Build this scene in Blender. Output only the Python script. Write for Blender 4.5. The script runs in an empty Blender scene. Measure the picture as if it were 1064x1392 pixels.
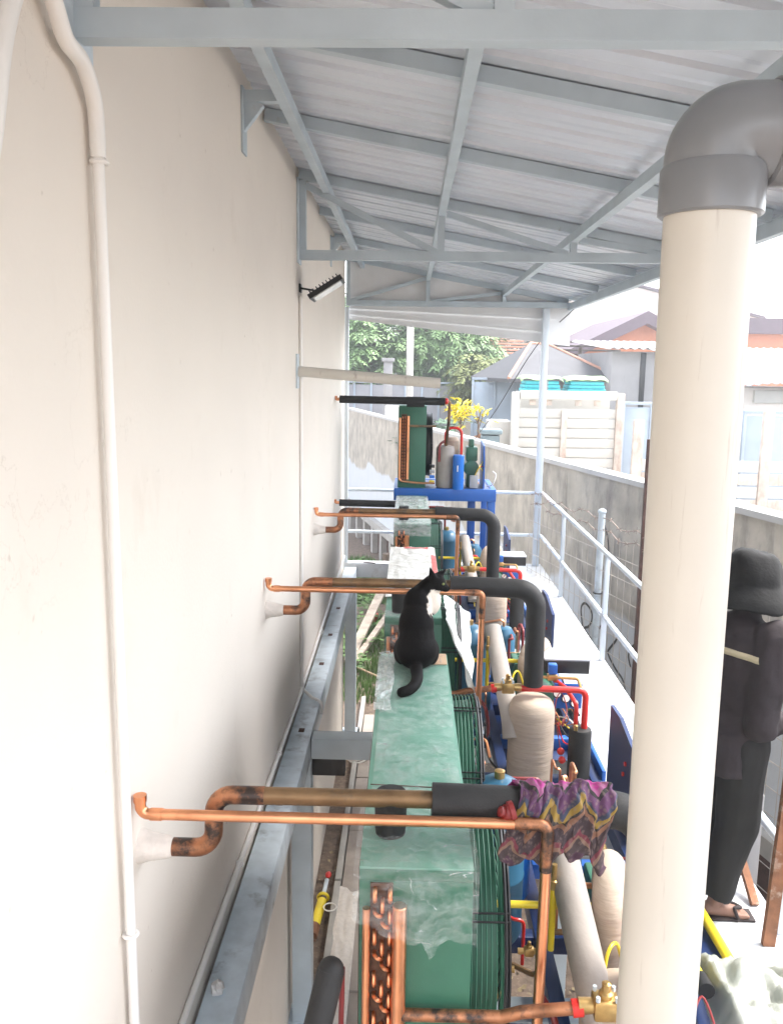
import bpy, math, random
import numpy as np
from mathutils import Vector, Matrix, Quaternion, noise
random.seed(7)
S = bpy.context.scene
COL = S.collection
GZ = 4.8                     # everything is laid out from eye level; the ground ends up at z = 0
R = math.radians

# ------------------------------------------------------------------ camera, sky, sun, exposure
cd = bpy.data.cameras.new('camera'); cam = bpy.data.objects.new('camera', cd); COL.objects.link(cam)
S.camera = cam
cd.sensor_fit = 'VERTICAL'; cd.sensor_height = 24; cd.lens = 24*1150/1392
cd.clip_start = .05; cd.clip_end = 2000
_p, _y, _r = R(9.64), R(-1.10), R(.85)
_f = Vector((math.sin(_y)*math.cos(_p), math.cos(_y)*math.cos(_p), -math.sin(_p)))
_rt = Vector((math.cos(_y), -math.sin(_y), 0)); _u = _rt.cross(_f)
_r2 = _rt*math.cos(_r)+_u*math.sin(_r); _u2 = _u*math.cos(_r)-_rt*math.sin(_r)
M = Matrix((( _r2.x,_u2.x,-_f.x,0),(_r2.y,_u2.y,-_f.y,0),(_r2.z,_u2.z,-_f.z,GZ),(0,0,0,1)))
cam.matrix_world = M

SUN_EL, SUN_AZ = R(58), R(75)        # azimuth measured from +Y towards +X
w = bpy.data.worlds.new('World'); S.world = w; w.use_nodes = True
nt = w.node_tree; bg = nt.nodes['Background']
sky = nt.nodes.new('ShaderNodeTexSky'); sky.sky_type = 'NISHITA'; sky.sun_disc = False
sky.sun_elevation = SUN_EL; sky.sun_rotation = SUN_AZ
sky.air_density = 1.0; sky.dust_density = 2.5; sky.ozone_density = .4
hs = nt.nodes.new('ShaderNodeHueSaturation'); hs.inputs['Saturation'].default_value = .35
nt.links.new(sky.outputs[0], hs.inputs['Color']); nt.links.new(hs.outputs[0], bg.inputs[0])
bg.inputs[1].default_value = .15
sl = bpy.data.lights.new('sun', 'SUN'); sun = bpy.data.objects.new('sun', sl); COL.objects.link(sun)
sl.energy = 1.1; sl.angle = R(25); sl.color = (1, .95, .87)
d = Vector((math.sin(SUN_AZ)*math.cos(SUN_EL), math.cos(SUN_AZ)*math.cos(SUN_EL), math.sin(SUN_EL)))
sun.rotation_euler = d.to_track_quat('Z', 'Y').to_euler(); sun.location = (8, 0, 14)
S.view_settings.view_transform = 'Standard'; S.view_settings.look = 'None'
S.view_settings.exposure = 2.55; S.view_settings.gamma = 1
S.render.engine = 'CYCLES'
S.cycles.max_bounces = 8; S.cycles.diffuse_bounces = 5; S.cycles.transparent_max_bounces = 12

# ------------------------------------------------------------------ materials
MATS = {}
def mat(name, col, rough=.5, metal=0, var=.12, scale=6, bump=0, bscale=40, col2=None, lo=.55, hi=.7, s2=3,
        stretch=(1,1,1), spec=.5, stretch2=None):
    m = bpy.data.materials.new(name); m.use_nodes = True; MATS[name] = m
    t = m.node_tree; N = t.nodes.new; L = t.links.new
    b = t.nodes['Principled BSDF']
    b.inputs['Roughness'].default_value = rough; b.inputs['Metallic'].default_value = metal
    b.inputs['Specular IOR Level'].default_value = spec
    tc = N('ShaderNodeTexCoord')
    geo = N('ShaderNodeNewGeometry')
    mp = N('ShaderNodeMapping'); mp.inputs['Scale'].default_value = stretch; L(geo.outputs['Position'], mp.inputs[0])
    n = N('ShaderNodeTexNoise'); n.inputs['Scale'].default_value = scale; n.inputs['Detail'].default_value = 6
    L(mp.outputs[0], n.inputs[0])
    mx = N('ShaderNodeMix'); mx.data_type = 'RGBA'
    mx.inputs[6].default_value = (*[max(0, c*(1-var)) for c in col], 1)
    mx.inputs[7].default_value = (*[min(1, c*(1+var)) for c in col], 1)
    rmp = N('ShaderNodeMapRange'); rmp.inputs[1].default_value = .3; rmp.inputs[2].default_value = .7
    L(n.outputs[0], rmp.inputs[0]); L(rmp.outputs[0], mx.inputs[0])
    out = mx.outputs[2]
    if col2:
        mp2 = N('ShaderNodeMapping'); mp2.inputs['Scale'].default_value = stretch2 or stretch
        mp2.inputs['Location'].default_value = (3.7, 1.3, 9.1); L(geo.outputs['Position'], mp2.inputs[0])
        n2 = N('ShaderNodeTexNoise'); n2.inputs['Scale'].default_value = s2; n2.inputs['Detail'].default_value = 8
        n2.inputs['Roughness'].default_value = .65
        L(mp2.outputs[0], n2.inputs[0])
        r2 = N('ShaderNodeMapRange'); r2.inputs[1].default_value = lo; r2.inputs[2].default_value = hi
        L(n2.outputs[0], r2.inputs[0])
        m2 = N('ShaderNodeMix'); m2.data_type = 'RGBA'; m2.inputs[7].default_value = (*col2, 1)
        L(r2.outputs[0], m2.inputs[0]); L(out, m2.inputs[6]); out = m2.outputs[2]
    L(out, b.inputs['Base Color'])
    if bump:
        nb = N('ShaderNodeTexNoise'); nb.inputs['Scale'].default_value = bscale; nb.inputs['Detail'].default_value = 5
        L(mp.outputs[0], nb.inputs[0])
        bp = N('ShaderNodeBump'); bp.inputs['Strength'].default_value = bump; bp.inputs['Distance'].default_value = .01
        L(nb.outputs[0], bp.inputs['Height']); L(bp.outputs[0], b.inputs['Normal'])
    return m
mat('wall_paint', (.75,.685,.61), .75, var=.025, scale=1.6, bump=.12, bscale=60, col2=(.62,.54,.45), lo=.60, hi=.98, s2=3.2, stretch2=(1,1,.6))
def wall_marks():
    # specks, scuffs and hairline cracks in the render coat
    t = MATS['wall_paint'].node_tree; N = t.nodes.new; L = t.links.new
    b = t.nodes['Principled BSDF']; src = b.inputs['Base Color'].links[0].from_socket
    geo = N('ShaderNodeNewGeometry')
    n1 = N('ShaderNodeTexNoise'); n1.inputs['Scale'].default_value = 22; n1.inputs['Detail'].default_value = 2; L(geo.outputs['Position'], n1.inputs[0])
    r1 = N('ShaderNodeMapRange'); r1.inputs[1].default_value = .735; r1.inputs[2].default_value = .80; r1.inputs[4].default_value = .45; L(n1.outputs[0], r1.inputs[0])
    n2 = N('ShaderNodeTexNoise'); n2.inputs['Scale'].default_value = 1.3; n2.inputs['Detail'].default_value = 9; n2.inputs['Roughness'].default_value = .6; L(geo.outputs['Position'], n2.inputs[0])
    a = N('ShaderNodeMath'); a.operation = 'SUBTRACT'; a.inputs[1].default_value = .5; L(n2.outputs[0], a.inputs[0])
    ab = N('ShaderNodeMath'); ab.operation = 'ABSOLUTE'; L(a.outputs[0], ab.inputs[0])
    r2 = N('ShaderNodeMapRange'); r2.inputs[1].default_value = .0022; r2.inputs[2].default_value = .0; r2.inputs[4].default_value = .28; L(ab.outputs[0], r2.inputs[0])
    n3 = N('ShaderNodeTexNoise'); n3.inputs['Scale'].default_value = .9; L(geo.outputs['Position'], n3.inputs[0])
    r3 = N('ShaderNodeMapRange'); r3.inputs[1].default_value = .52; r3.inputs[2].default_value = .6; L(n3.outputs[0], r3.inputs[0])
    m = N('ShaderNodeMath'); m.operation = 'MULTIPLY'; L(r2.outputs[0], m.inputs[0]); L(r3.outputs[0], m.inputs[1])
    mx_ = N('ShaderNodeMath'); mx_.operation = 'MAXIMUM'; L(r1.outputs[0], mx_.inputs[0]); L(m.outputs[0], mx_.inputs[1])
    mix = N('ShaderNodeMix'); mix.data_type = 'RGBA'; mix.inputs[7].default_value = (.42,.35,.28,1)
    L(mx_.outputs[0], mix.inputs[0]); L(src, mix.inputs[6]); L(mix.outputs[2], b.inputs['Base Color'])
wall_marks()
mat('white_pvc', (.60,.56,.495), .34, var=.05, scale=2.5, col2=(.36,.30,.25), lo=.60, hi=.74, s2=4.5, stretch2=(7,7,.45), bump=.05, bscale=20)
mat('conduit', (.83,.80,.76), .4, var=.02)
mat('grey_pvc', (.20,.205,.215), .28, var=.06, scale=9)
mat('steel', (.47,.54,.585), .45, var=.08, scale=5, bump=.08, col2=(.27,.22,.19), lo=.66, hi=.80, s2=9)
mat('galv', (.54,.61,.66), .4, 0, var=.16, scale=9, col2=(.26,.28,.30), lo=.58, hi=.72, s2=6)
mat('deck_white', (.60,.62,.64), .4, var=.08, scale=3, col2=(.40,.36,.33), lo=.58, hi=.78, s2=5)
mat('rail_white', (.66,.72,.77), .4, var=.04)
mat('roof_sheet', (.65,.685,.74), .35, .15, var=.06, scale=2.5, col2=(.45,.44,.44), lo=.6, hi=.85, s2=3, stretch2=(.4,2,1))
mat('cladding', (.72,.72,.72), .5, var=.04)
mat('copper', (.80,.36,.19), .33, 1, var=.18, scale=7, col2=(.52,.20,.09), lo=.55, hi=.8, s2=5, stretch2=(1,1,1))
mat('copper_burnt', (.42,.19,.10), .45, .9, var=.35, scale=14, col2=(.07,.055,.05), lo=.47, hi=.60, s2=11)
mat('copper_brown', (.27,.17,.09), .55, .85, var=.25, scale=8, col2=(.10,.09,.08), lo=.5, hi=.7, s2=6)
mat('wrap_tape', (.72,.66,.60), .7, var=.08, scale=30, bump=.4, bscale=60)
mat('black_foam', (.015,.0145,.0145), .65, var=.25, scale=20, bump=.15, bscale=120)
mat('black', (.012,.012,.013), .4, var=.2)
mat('grey_box', (.36,.37,.40), .45, var=.05)
mat('green', (.036,.135,.085), .42, var=.1, scale=4, bump=.04)
mat('green_top', (.135,.31,.235), .38, var=.08, scale=9, col2=(.42,.54,.48), lo=.56, hi=.95, s2=14, bump=.1, bscale=18, stretch2=(1.3,.7,1))
mat('coil_fin', (.10,.05,.03), .6, .4, var=.3, scale=60)
mat('blue', (.010,.105,.42), .42, var=.1, scale=5)
mat('navy', (.010,.030,.115), .42, var=.15, scale=5)
mat('teal', (.035,.13,.22), .32, var=.1, scale=4)
mat('bright_blue', (.015,.16,.60), .35, var=.08)
mat('beige_wrap', (.43,.345,.275), .8, var=.10, scale=5, bump=.55, bscale=9, stretch=(.8,.8,5), col2=(.30,.235,.18), lo=.58, hi=.8, s2=6)
mat('grey_wrap', (.34,.305,.275), .8, var=.08, scale=9, bump=.25, bscale=26, col2=(.40,.36,.33), lo=.55, hi=.75, s2=5)
mat('red', (.62,.025,.02), .3, var=.12)
mat('dark_red', (.20,.02,.02), .4, var=.12)
mat('yellow', (.80,.62,.03), .4, var=.08)
mat('brass', (.50,.33,.13), .38, .85, var=.25, scale=20)
mat('cord_white', (.75,.72,.68), .6, var=.05)
mat('cardboard_white', (.74,.74,.70), .6, var=.04, scale=8, bump=.35, bscale=14, col2=(.60,.60,.56), lo=.52, hi=.7, s2=9, stretch2=(3,.7,1))
mat('red_print', (.72,.16,.15), .6, var=.1)
mat('cardboard', (.50,.34,.22), .75, var=.1)
mat('tarp', (.29,.305,.275), .45, var=.06, scale=4, bump=.1)
mat('concrete', (.40,.38,.35), .9, var=.15, scale=5, bump=.3, bscale=30)
mat('slab', (.42,.365,.32), .9, var=.12, scale=4, bump=.25, bscale=30, col2=(.30,.25,.21), lo=.5, hi=.75, s2=3)
mat('soil', (.17,.125,.095), .95, var=.35, scale=12, bump=.8, bscale=25, col2=(.30,.25,.20), lo=.55, hi=.7, s2=30)
mat('grass', (.10,.19,.045), .7, var=.4, scale=3)
mat('leaf_litter', (.30,.24,.14), .8, var=.5, scale=15)
mat('wood', (.42,.35,.28), .8, var=.2, scale=5, stretch=(1,1,6), bump=.3, col2=(.24,.19,.15), lo=.5, hi=.7, s2=5)
mat('rust', (.23,.10,.05), .85, var=.35, scale=14, bump=.3, col2=(.42,.33,.27), lo=.55, hi=.68, s2=9)
mat('dark_rust', (.085,.04,.03), .85, var=.3, scale=14, bump=.3)
mat('wire', (.52,.47,.42), .5, .6, var=.2)
mat('barb', (.33,.26,.22), .7, .4, var=.3, scale=30)
mat('shirt', (.021,.0145,.0175), .85, var=.25, scale=7, bump=.5, bscale=20)
mat('trouser', (.012,.011,.011), .85, var=.2, scale=9, bump=.3, bscale=14)
mat('hat', (.0065,.0065,.007), .85, var=.2, scale=20, bump=.2, bscale=60)
mat('reflective', (.42,.36,.24), .5, var=.1, scale=40)
mat('skin', (.24,.125,.085), .55, var=.1, scale=12)
mat('hair', (.01,.009,.008), .5, var=.2)
mat('sandal', (.03,.02,.02), .7)
mat('lens_glass', (.75,.75,.72), .15, var=.1)
mat('orange_wall', (.52,.20,.11), .85, var=.05)
mat('purple_fascia', (.12,.085,.105), .7, var=.06)
mat('cream_wall', (.74,.68,.62), .85, var=.03)
mat('hut_roof', (.085,.085,.092), .8, var=.1, scale=2)
mat('ridge_tile', (.50,.26,.18), .8, var=.15)
mat('mossy_tile', (.10,.085,.075), .9, var=.3, scale=5, col2=(.35,.30,.27), lo=.62, hi=.7, s2=9)
mat('render_grey', (.33,.32,.32), .9, var=.1, scale=2, col2=(.20,.19,.19), lo=.60, hi=.72, s2=1.4, stretch2=(3,3,.4))
mat('sheet_white', (.46,.46,.45), .5, var=.08, scale=3)
mat('asbestos', (.28,.28,.30), .85, var=.1, scale=3)
mat('fence_blue', (.34,.40,.47), .6, var=.1, scale=2, col2=(.36,.34,.34), lo=.62, hi=.78, s2=4)
mat('gate_white', (.52,.50,.46), .5, var=.04, col2=(.52,.42,.34), lo=.66, hi=.76, s2=5)
mat('post_dirty', (.52,.44,.38), .85, var=.2, col2=(.27,.16,.11), lo=.5, hi=.8, s2=3, stretch2=(2,2,.6))
mat('orange_tile', (.52,.28,.19), .85, var=.15)
mat('aqua', (.06,.48,.55), .6, var=.1, scale=14)
mat('lime', (.42,.60,.32), .6, var=.2, scale=5)
mat('bin_grey', (.16,.21,.23), .5, var=.08)
mat('bark', (.16,.12,.09), .9, var=.25, scale=14)
mat('leaf_mid', (.17,.28,.11), .6, var=.4, scale=1.2)
mat('leaf_dark', (.07,.14,.075), .6, var=.35, scale=1.2)
mat('leaf_pale', (.19,.22,.075), .6, var=.3, scale=1.2)
mat('croton_yellow', (.72,.62,.03), .5, var=.2, scale=8)
mat('dry_leaf', (.34,.17,.08), .8, var=.3, scale=10)
mat('stone_white', (.62,.60,.58), .8, var=.1)
mat('terracotta', (.30,.12,.07), .85)
mat('window_dark', (.08,.10,.11), .15)

def film_mat(name, lo, hi, amax, sc=6, col=(.86,.88,.87), st=(1,1,1), base=.10):
    m = bpy.data.materials.new(name); m.use_nodes = True; MATS[name] = m
    t = m.node_tree; N = t.nodes.new; L = t.links.new
    b = t.nodes['Principled BSDF']; o = t.nodes['Material Output']
    b.inputs['Base Color'].default_value = (*col, 1); b.inputs['Roughness'].default_value = .22
    tr = N('ShaderNodeBsdfTransparent'); mix = N('ShaderNodeMixShader')
    geo = N('ShaderNodeNewGeometry'); mp = N('ShaderNodeMapping'); mp.inputs['Scale'].default_value = st
    L(geo.outputs['Position'], mp.inputs[0])
    n = N('ShaderNodeTexNoise'); n.inputs['Scale'].default_value = sc; n.inputs['Detail'].default_value = 7
    n.inputs['Distortion'].default_value = 1.6; n.inputs['Roughness'].default_value = .6
    L(mp.outputs[0], n.inputs[0])
    # crease lines: ridge = 1 - |2n-1|
    a = N('ShaderNodeMath'); a.operation = 'MULTIPLY_ADD'; a.inputs[1].default_value = 2; a.inputs[2].default_value = -1
    L(n.outputs[0], a.inputs[0])
    ab = N('ShaderNodeMath'); ab.operation = 'ABSOLUTE'; L(a.outputs[0], ab.inputs[0])
    mr = N('ShaderNodeMapRange'); mr.inputs[1].default_value = hi; mr.inputs[2].default_value = lo
    mr.inputs[3].default_value = base; mr.inputs[4].default_value = amax
    L(ab.outputs[0], mr.inputs[0]); L(mr.outputs[0], mix.inputs[0])
    L(tr.outputs[0], mix.inputs[1]); L(b.outputs[0], mix.inputs[2]); L(mix.outputs[0], o.inputs[0])
    bp = N('ShaderNodeBump'); bp.inputs['Strength'].default_value = .6; bp.inputs['Distance'].default_value = .02
    L(n.outputs[0], bp.inputs['Height']); L(bp.outputs[0], b.inputs['Normal'])
    return m
def clear_film(name, lo, hi, edge=.3):
    m = bpy.data.materials.new(name); m.use_nodes = True; MATS[name] = m
    t = m.node_tree; N = t.nodes.new; L = t.links.new
    b = t.nodes['Principled BSDF']; o = t.nodes['Material Output']
    b.inputs['Base Color'].default_value = (.80,.82,.81,1); b.inputs['Roughness'].default_value = .16
    b.inputs['Specular IOR Level'].default_value = .9
    tr = N('ShaderNodeBsdfTransparent'); mix = N('ShaderNodeMixShader'); geo = N('ShaderNodeNewGeometry')
    n = N('ShaderNodeTexNoise'); n.inputs['Scale'].default_value = 16; n.inputs['Detail'].default_value = 8; n.inputs['Roughness'].default_value = .7
    mp = N('ShaderNodeMapping'); mp.inputs['Scale'].default_value = (.6,.8,1.3); L(geo.outputs['Position'], mp.inputs[0]); L(mp.outputs[0], n.inputs[0])
    mr = N('ShaderNodeMapRange'); mr.inputs[1].default_value = .35; mr.inputs[2].default_value = .70; mr.inputs[3].default_value = lo; mr.inputs[4].default_value = hi; mr.clamp = True
    L(n.outputs[0], mr.inputs[0])
    lw = N('ShaderNodeLayerWeight'); lw.inputs[0].default_value = .35
    ad = N('ShaderNodeMath'); ad.operation = 'MULTIPLY_ADD'; ad.inputs[1].default_value = edge; L(lw.outputs['Facing'], ad.inputs[0]); L(mr.outputs[0], ad.inputs[2]); ad.use_clamp = True
    # a few stretched creases, their crisp glints put into the opacity
    n4 = N('ShaderNodeTexNoise'); n4.inputs['Scale'].default_value = 7; n4.inputs['Detail'].default_value = 3; n4.inputs['Distortion'].default_value = .6
    mp4 = N('ShaderNodeMapping'); mp4.inputs['Scale'].default_value = (.55,1.2,1.5); mp4.inputs['Rotation'].default_value = (.3,.5,.2); L(geo.outputs['Position'], mp4.inputs[0]); L(mp4.outputs[0], n4.inputs[0])
    s4 = N('ShaderNodeMath'); s4.operation = 'SUBTRACT'; s4.inputs[1].default_value = .5; L(n4.outputs[0], s4.inputs[0])
    a4 = N('ShaderNodeMath'); a4.operation = 'ABSOLUTE'; L(s4.outputs[0], a4.inputs[0])
    r4 = N('ShaderNodeMapRange'); r4.inputs[1].default_value = .011; r4.inputs[2].default_value = .0; r4.inputs[4].default_value = .55; L(a4.outputs[0], r4.inputs[0])
    m4 = N('ShaderNodeMapRange'); m4.inputs[1].default_value = .44; m4.inputs[2].default_value = .58; L(n.outputs[0], m4.inputs[0])
    p4 = N('ShaderNodeMath'); p4.operation = 'MULTIPLY'; L(r4.outputs[0], p4.inputs[0]); L(m4.outputs[0], p4.inputs[1])
    q4 = N('ShaderNodeMath'); q4.operation = 'MAXIMUM'; L(ad.outputs[0], q4.inputs[0]); L(p4.outputs[0], q4.inputs[1])
    L(q4.outputs[0], mix.inputs[0]); L(tr.outputs[0], mix.inputs[1]); L(b.outputs[0], mix.inputs[2]); L(mix.outputs[0], o.inputs[0])
    bp = N('ShaderNodeBump'); bp.inputs['Strength'].default_value = .35; bp.inputs['Distance'].default_value = .01; L(n.outputs[0], bp.inputs['Height']); L(bp.outputs[0], b.inputs['Normal'])
clear_film('film', -.04, .22, .30); clear_film('film_thin', -.07, .27, .12); clear_film('film_heavy', .12, .55, .3)
film_mat('film_drape', .0, .3, .92, 7, base=.74, st=(1,1,.4))

def boundary_mat():
    m = mat('boundary_concrete', (.44,.405,.345), .92, var=.22, scale=3.2, bump=.4, bscale=14,
            col2=(.17,.155,.145), lo=.50, hi=.80, s2=3.0, stretch2=(1.5,1.5,.55))
    t = m.node_tree; N = t.nodes.new; L = t.links.new
    b = t.nodes['Principled BSDF']; src = b.inputs['Base Color'].links[0].from_socket
    geo = N('ShaderNodeNewGeometry'); sp = N('ShaderNodeSeparateXYZ'); L(geo.outputs['Position'], sp.inputs[0])
    n = N('ShaderNodeTexNoise'); n.inputs['Scale'].default_value = .55; n.inputs['Detail'].default_value = 5
    L(geo.outputs['Position'], n.inputs[0])
    ad = N('ShaderNodeMath'); ad.operation = 'MULTIPLY_ADD'; ad.inputs[1].default_value = -1.5; L(n.outputs[0], ad.inputs[0]); L(sp.outputs[2], ad.inputs[2])
    mr = N('ShaderNodeMapRange'); mr.inputs[1].default_value = GZ-3.42; mr.inputs[2].default_value = GZ-3.52; mr.inputs[4].default_value = .85
    L(ad.outputs[0], mr.inputs[0])
    mx = N('ShaderNodeMix'); mx.data_type = 'RGBA'; mx.inputs[7].default_value = (.60,.64,.68,1)
    L(mr.outputs[0], mx.inputs[0]); L(src, mx.inputs[6]); L(mx.outputs[2], b.inputs['Base Color'])
boundary_mat()

def batik_mat():
    m = bpy.data.materials.new('batik'); m.use_nodes = True; MATS['batik'] = m
    t = m.node_tree; N = t.nodes.new; L = t.links.new
    b = t.nodes['Principled BSDF']; b.inputs['Roughness'].default_value = .85
    uv = N('ShaderNodeUVMap'); uv.uv_map = 'uv'
    sp = N('ShaderNodeSeparateXYZ'); L(uv.outputs[0], sp.inputs[0])
    # zig-zag: v + triangle(u)
    tri = N('ShaderNodeMath'); tri.operation = 'PINGPONG'; tri.inputs[1].default_value = .17; L(sp.outputs[0], tri.inputs[0])
    z = N('ShaderNodeMath'); z.operation = 'MULTIPLY_ADD'; z.inputs[1].default_value = 1.15; L(tri.outputs[0], z.inputs[0]); L(sp.outputs[1], z.inputs[2])
    fr = N('ShaderNodeMath'); fr.operation = 'FRACT'
    mu = N('ShaderNodeMath'); mu.operation = 'MULTIPLY'; mu.inputs[1].default_value = 1.0; mu.operation = 'SUBTRACT'; mu.inputs[1].default_value = .12; L(z.outputs[0], mu.inputs[0]); L(mu.outputs[0], fr.inputs[0])
    cr = N('ShaderNodeValToRGB'); cr.color_ramp.interpolation = 'CONSTANT'
    cols = [(0,(.10,.05,.08)),(.16,(.36,.04,.24)),(.27,(.50,.05,.30)),(.40,(.42,.14,.30)),(.445,(.03,.03,.03)),(.48,(.13,.05,.13)),(.575,(.06,.08,.13)),(.615,(.38,.27,.05)),(.665,(.04,.04,.04)),(.69,(.30,.16,.09)),(.74,(.07,.05,.055)),(.85,(.22,.05,.07)),(.89,(.30,.20,.13)),(.92,(.08,.06,.06))]
    e = cr.color_ramp.elements
    e[0].position = 0; e[0].color = (*cols[0][1],1); e[1].position = cols[1][0]; e[1].color = (*cols[1][1],1)
    for p, c in cols[2:]:
        k = e.new(p); k.color = (*c,1)
    L(fr.outputs[0], cr.inputs[0])
    v = N('ShaderNodeTexVoronoi'); v.inputs['Scale'].default_value = 34; L(uv.outputs[0], v.inputs['Vector'])
    mr = N('ShaderNodeMapRange'); mr.inputs[1].default_value = .25; mr.inputs[2].default_value = .45; mr.inputs[3].default_value = .55; L(v.outputs['Distance'], mr.inputs[0])
    n = N('ShaderNodeTexNoise'); n.inputs['Scale'].default_value = 9; L(uv.outputs[0], n.inputs[0])
    mx = N('ShaderNodeMix'); mx.data_type = 'RGBA'; mx.blend_type = 'MIX'; mx.inputs[6].default_value = (.30,.24,.19,1)
    L(mr.outputs[0], mx.inputs[0]); L(cr.outputs[0], mx.inputs[7])
    dk = N('ShaderNodeMix'); dk.data_type = 'RGBA'; dk.blend_type = 'MULTIPLY'; dk.inputs[0].default_value = 1; dk.inputs[7].default_value = (.62,.56,.60,1)
    L(mx.outputs[2], dk.inputs[6]); L(dk.outputs[2], b.inputs['Base Color'])
batik_mat()

def cat_mat():
    # black fur with a white bib: patch given in the cat's own coordinates
    m = bpy.data.materials.new('cat_fur'); m.use_nodes = True; MATS['cat_fur'] = m
    t = m.node_tree; N = t.nodes.new; L = t.links.new
    b = t.nodes['Principled BSDF']; b.inputs['Roughness'].default_value = .55
    b.inputs['Specular IOR Level'].default_value = .12; b.inputs['Roughness'].default_value = .7
    at = N('ShaderNodeAttribute'); at.attribute_name = 'bib'
    n = N('ShaderNodeTexNoise'); n.inputs['Scale'].default_value = 60
    mx = N('ShaderNodeMix'); mx.data_type = 'RGBA'; mx.inputs[6].default_value = (.0045,.0036,.0036,1); mx.inputs[7].default_value = (.72,.64,.56,1)
    L(at.outputs['Fac'], mx.inputs[0]); L(mx.outputs[2], b.inputs['Base Color'])
    tc = N('ShaderNodeTexCoord'); mp = N('ShaderNodeMapping'); mp.inputs['Scale'].default_value = (1,1,.25)
    L(tc.outputs['Object'], mp.inputs[0])
    nb = N('ShaderNodeTexNoise'); nb.inputs['Scale'].default_value = 160; nb.inputs['Detail'].default_value = 3; L(mp.outputs[0], nb.inputs[0])
    bp = N('ShaderNodeBump'); bp.inputs['Strength'].default_value = .5; bp.inputs['Distance'].default_value = .004
    L(nb.outputs[0], bp.inputs['Height']); L(bp.outputs[0], b.inputs['Normal'])
cat_mat()

# ------------------------------------------------------------------ mesh helpers
V = Vector
def fillet(pts, r, n=6):
    """round the corners of a polyline"""
    pts = [V(p) for p in pts]; out = [pts[0]]
    for i in range(1, len(pts)-1):
        a, b, c = pts[i-1], pts[i], pts[i+1]
        u = (a-b); v = (c-b); lu, lv = u.length, v.length; u.normalize(); v.normalize()
        ang = u.angle(v)
        if ang > 3.05 or r <= 0: out.append(b); continue
        t = min(r/math.tan(ang/2), lu*.49, lv*.49); rr = t*math.tan(ang/2)
        p0 = b+u*t; p1 = b+v*t
        cen = b+(u+v).normalized()*(rr/math.sin(ang/2))
        q0 = p0-cen; q1 = p1-cen; ax = q0.cross(q1); th = q0.angle(q1); ax.normalize()
        for k in range(n+1): out.append(cen+Quaternion(ax, th*k/n) @ q0)
    out.append(pts[-1]); return out
def catmull(pts, n=6):
    pts = [V(p) for p in pts]; P = [pts[0]*2-pts[1]]+pts+[pts[-1]*2-pts[-2]]; out = []
    for i in range(1, len(P)-2):
        a, b, c, d_ = P[i-1:i+3]
        for k in range(n):
            t = k/n
            out.append(.5*((2*b)+(c-a)*t+(2*a-5*b+4*c-d_)*t*t+(3*b-a-3*c+d_)*t**3))
    out.append(pts[-1]); return out

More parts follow.
